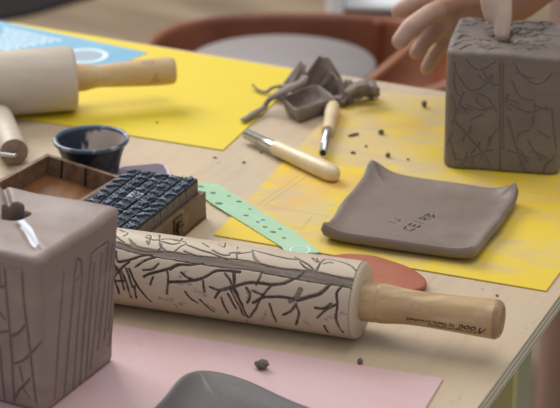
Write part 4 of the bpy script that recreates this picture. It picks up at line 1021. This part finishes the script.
# trunk, head, legs
chain(b, [(TX-.10, TY, 1.36), (TX+.10, TY, 1.36)], (.075, .075))
for dx in (-.07, 0, .07): chain(b, [(TX+dx, TY, 1.36), (TX+dx, TY, 1.10), (TX+dx*1.1, TY+.01, .92)], (.085, .085, .095))
chain(b, [(TX, TY, 1.38), (TX-.01, TY-.04, 1.53)], (.055, .052))
hc = (TX-.015, TY-.075, 1.60); ell(b, hc, (.076, .095, .115)); ell(b, (hc[0], hc[1]-.03, hc[2]-.06), (.05, .06, .055)); chain(b, [(hc[0], hc[1]-.088, hc[2]+.015), (hc[0], hc[1]-.108, hc[2]-.022)], (.010, .015))
for s in (-1, 1):
    ell(b, (hc[0]+s*.078, hc[1]+.005, hc[2]), (.012, .022, .032))
    chain(b, [(TX+s*.09, TY, .90), (TX+s*.10, TY-.01, .50), (TX+s*.11, TY+.01, .09)], (.095, .062, .042)); chain(b, [(TX+s*.11, TY+.04, .045), (TX+s*.12, TY-.15, .035)], (.042, .033))
body = fuse(b, 'body', .0034, M['skin'], person, 3)
Vb = np.zeros(len(body.data.vertices)*3, dtype=np.float32); body.data.vertices.foreach_get('co', Vb); Vb = Vb.reshape(-1, 3)+np.array(person.location)
dc_ = seg_dist(Vb, [([tuple(p) for p in f0], .014), ([tuple(p) for p in f1], .012)])
dt_ = seg_dist(Vb, [([tuple(Y(*pts[0])), tuple(Y(*pts[2]))], .02) for pts, rs in fing])
at_ = body.data.attributes.new('coat', 'FLOAT', 'POINT'); at_.data.foreach_set('value', (np.clip((1.1-dc_)*4, 0, .85)+np.clip(1.1-dt_, 0, .3)).astype(np.float32))
# clothes
b = MB()
chain(b, [(TX-.11, TY, 1.355), (TX+.11, TY, 1.355)], (.085, .085))
for dx in (-.07, 0, .07): chain(b, [(TX+dx, TY, 1.35), (TX+dx, TY, 1.10), (TX+dx*1.1, TY+.01, .90)], (.097, .097, .108))
for sh, el in ((sh1, el1), (sh2, elA)): chain(b, [sh, sh.lerp(el, .5), sh.lerp(el, .9)], (.067, .06, .055))
fuse(b, 'shirt', .01, M['shirt'], person, 6)
b = MB()
for s in (-1, 1): chain(b, [(TX+s*.085, TY+.005, .92), (TX+s*.10, TY-.01, .50), (TX+s*.11, TY+.01, .12)], (.112, .082, .065))
fuse(b, 'trousers', .01, M['denim'], person, 6)
b = MB(); ell(b, (hc[0], hc[1]+.02, hc[2]+.03), (.086, .098, .105)); ell(b, (hc[0], hc[1]+.06, hc[2]-.03), (.07, .05, .08)); fuse(b, 'hair', .008, M['hair'], person, 4)
for s in (-1, 1):
    b = MB(); ell(b, (hc[0]+s*.03, hc[1]-.080, hc[2]+.008), (.013, .010, .009)); b.obj('eye', M['whiteplastic'], person)
b = MB(); ell(b, (hc[0], hc[1]-.083, hc[2]-.055), (.024, .008, .006)); b.obj('mouth', M['tub'], person)
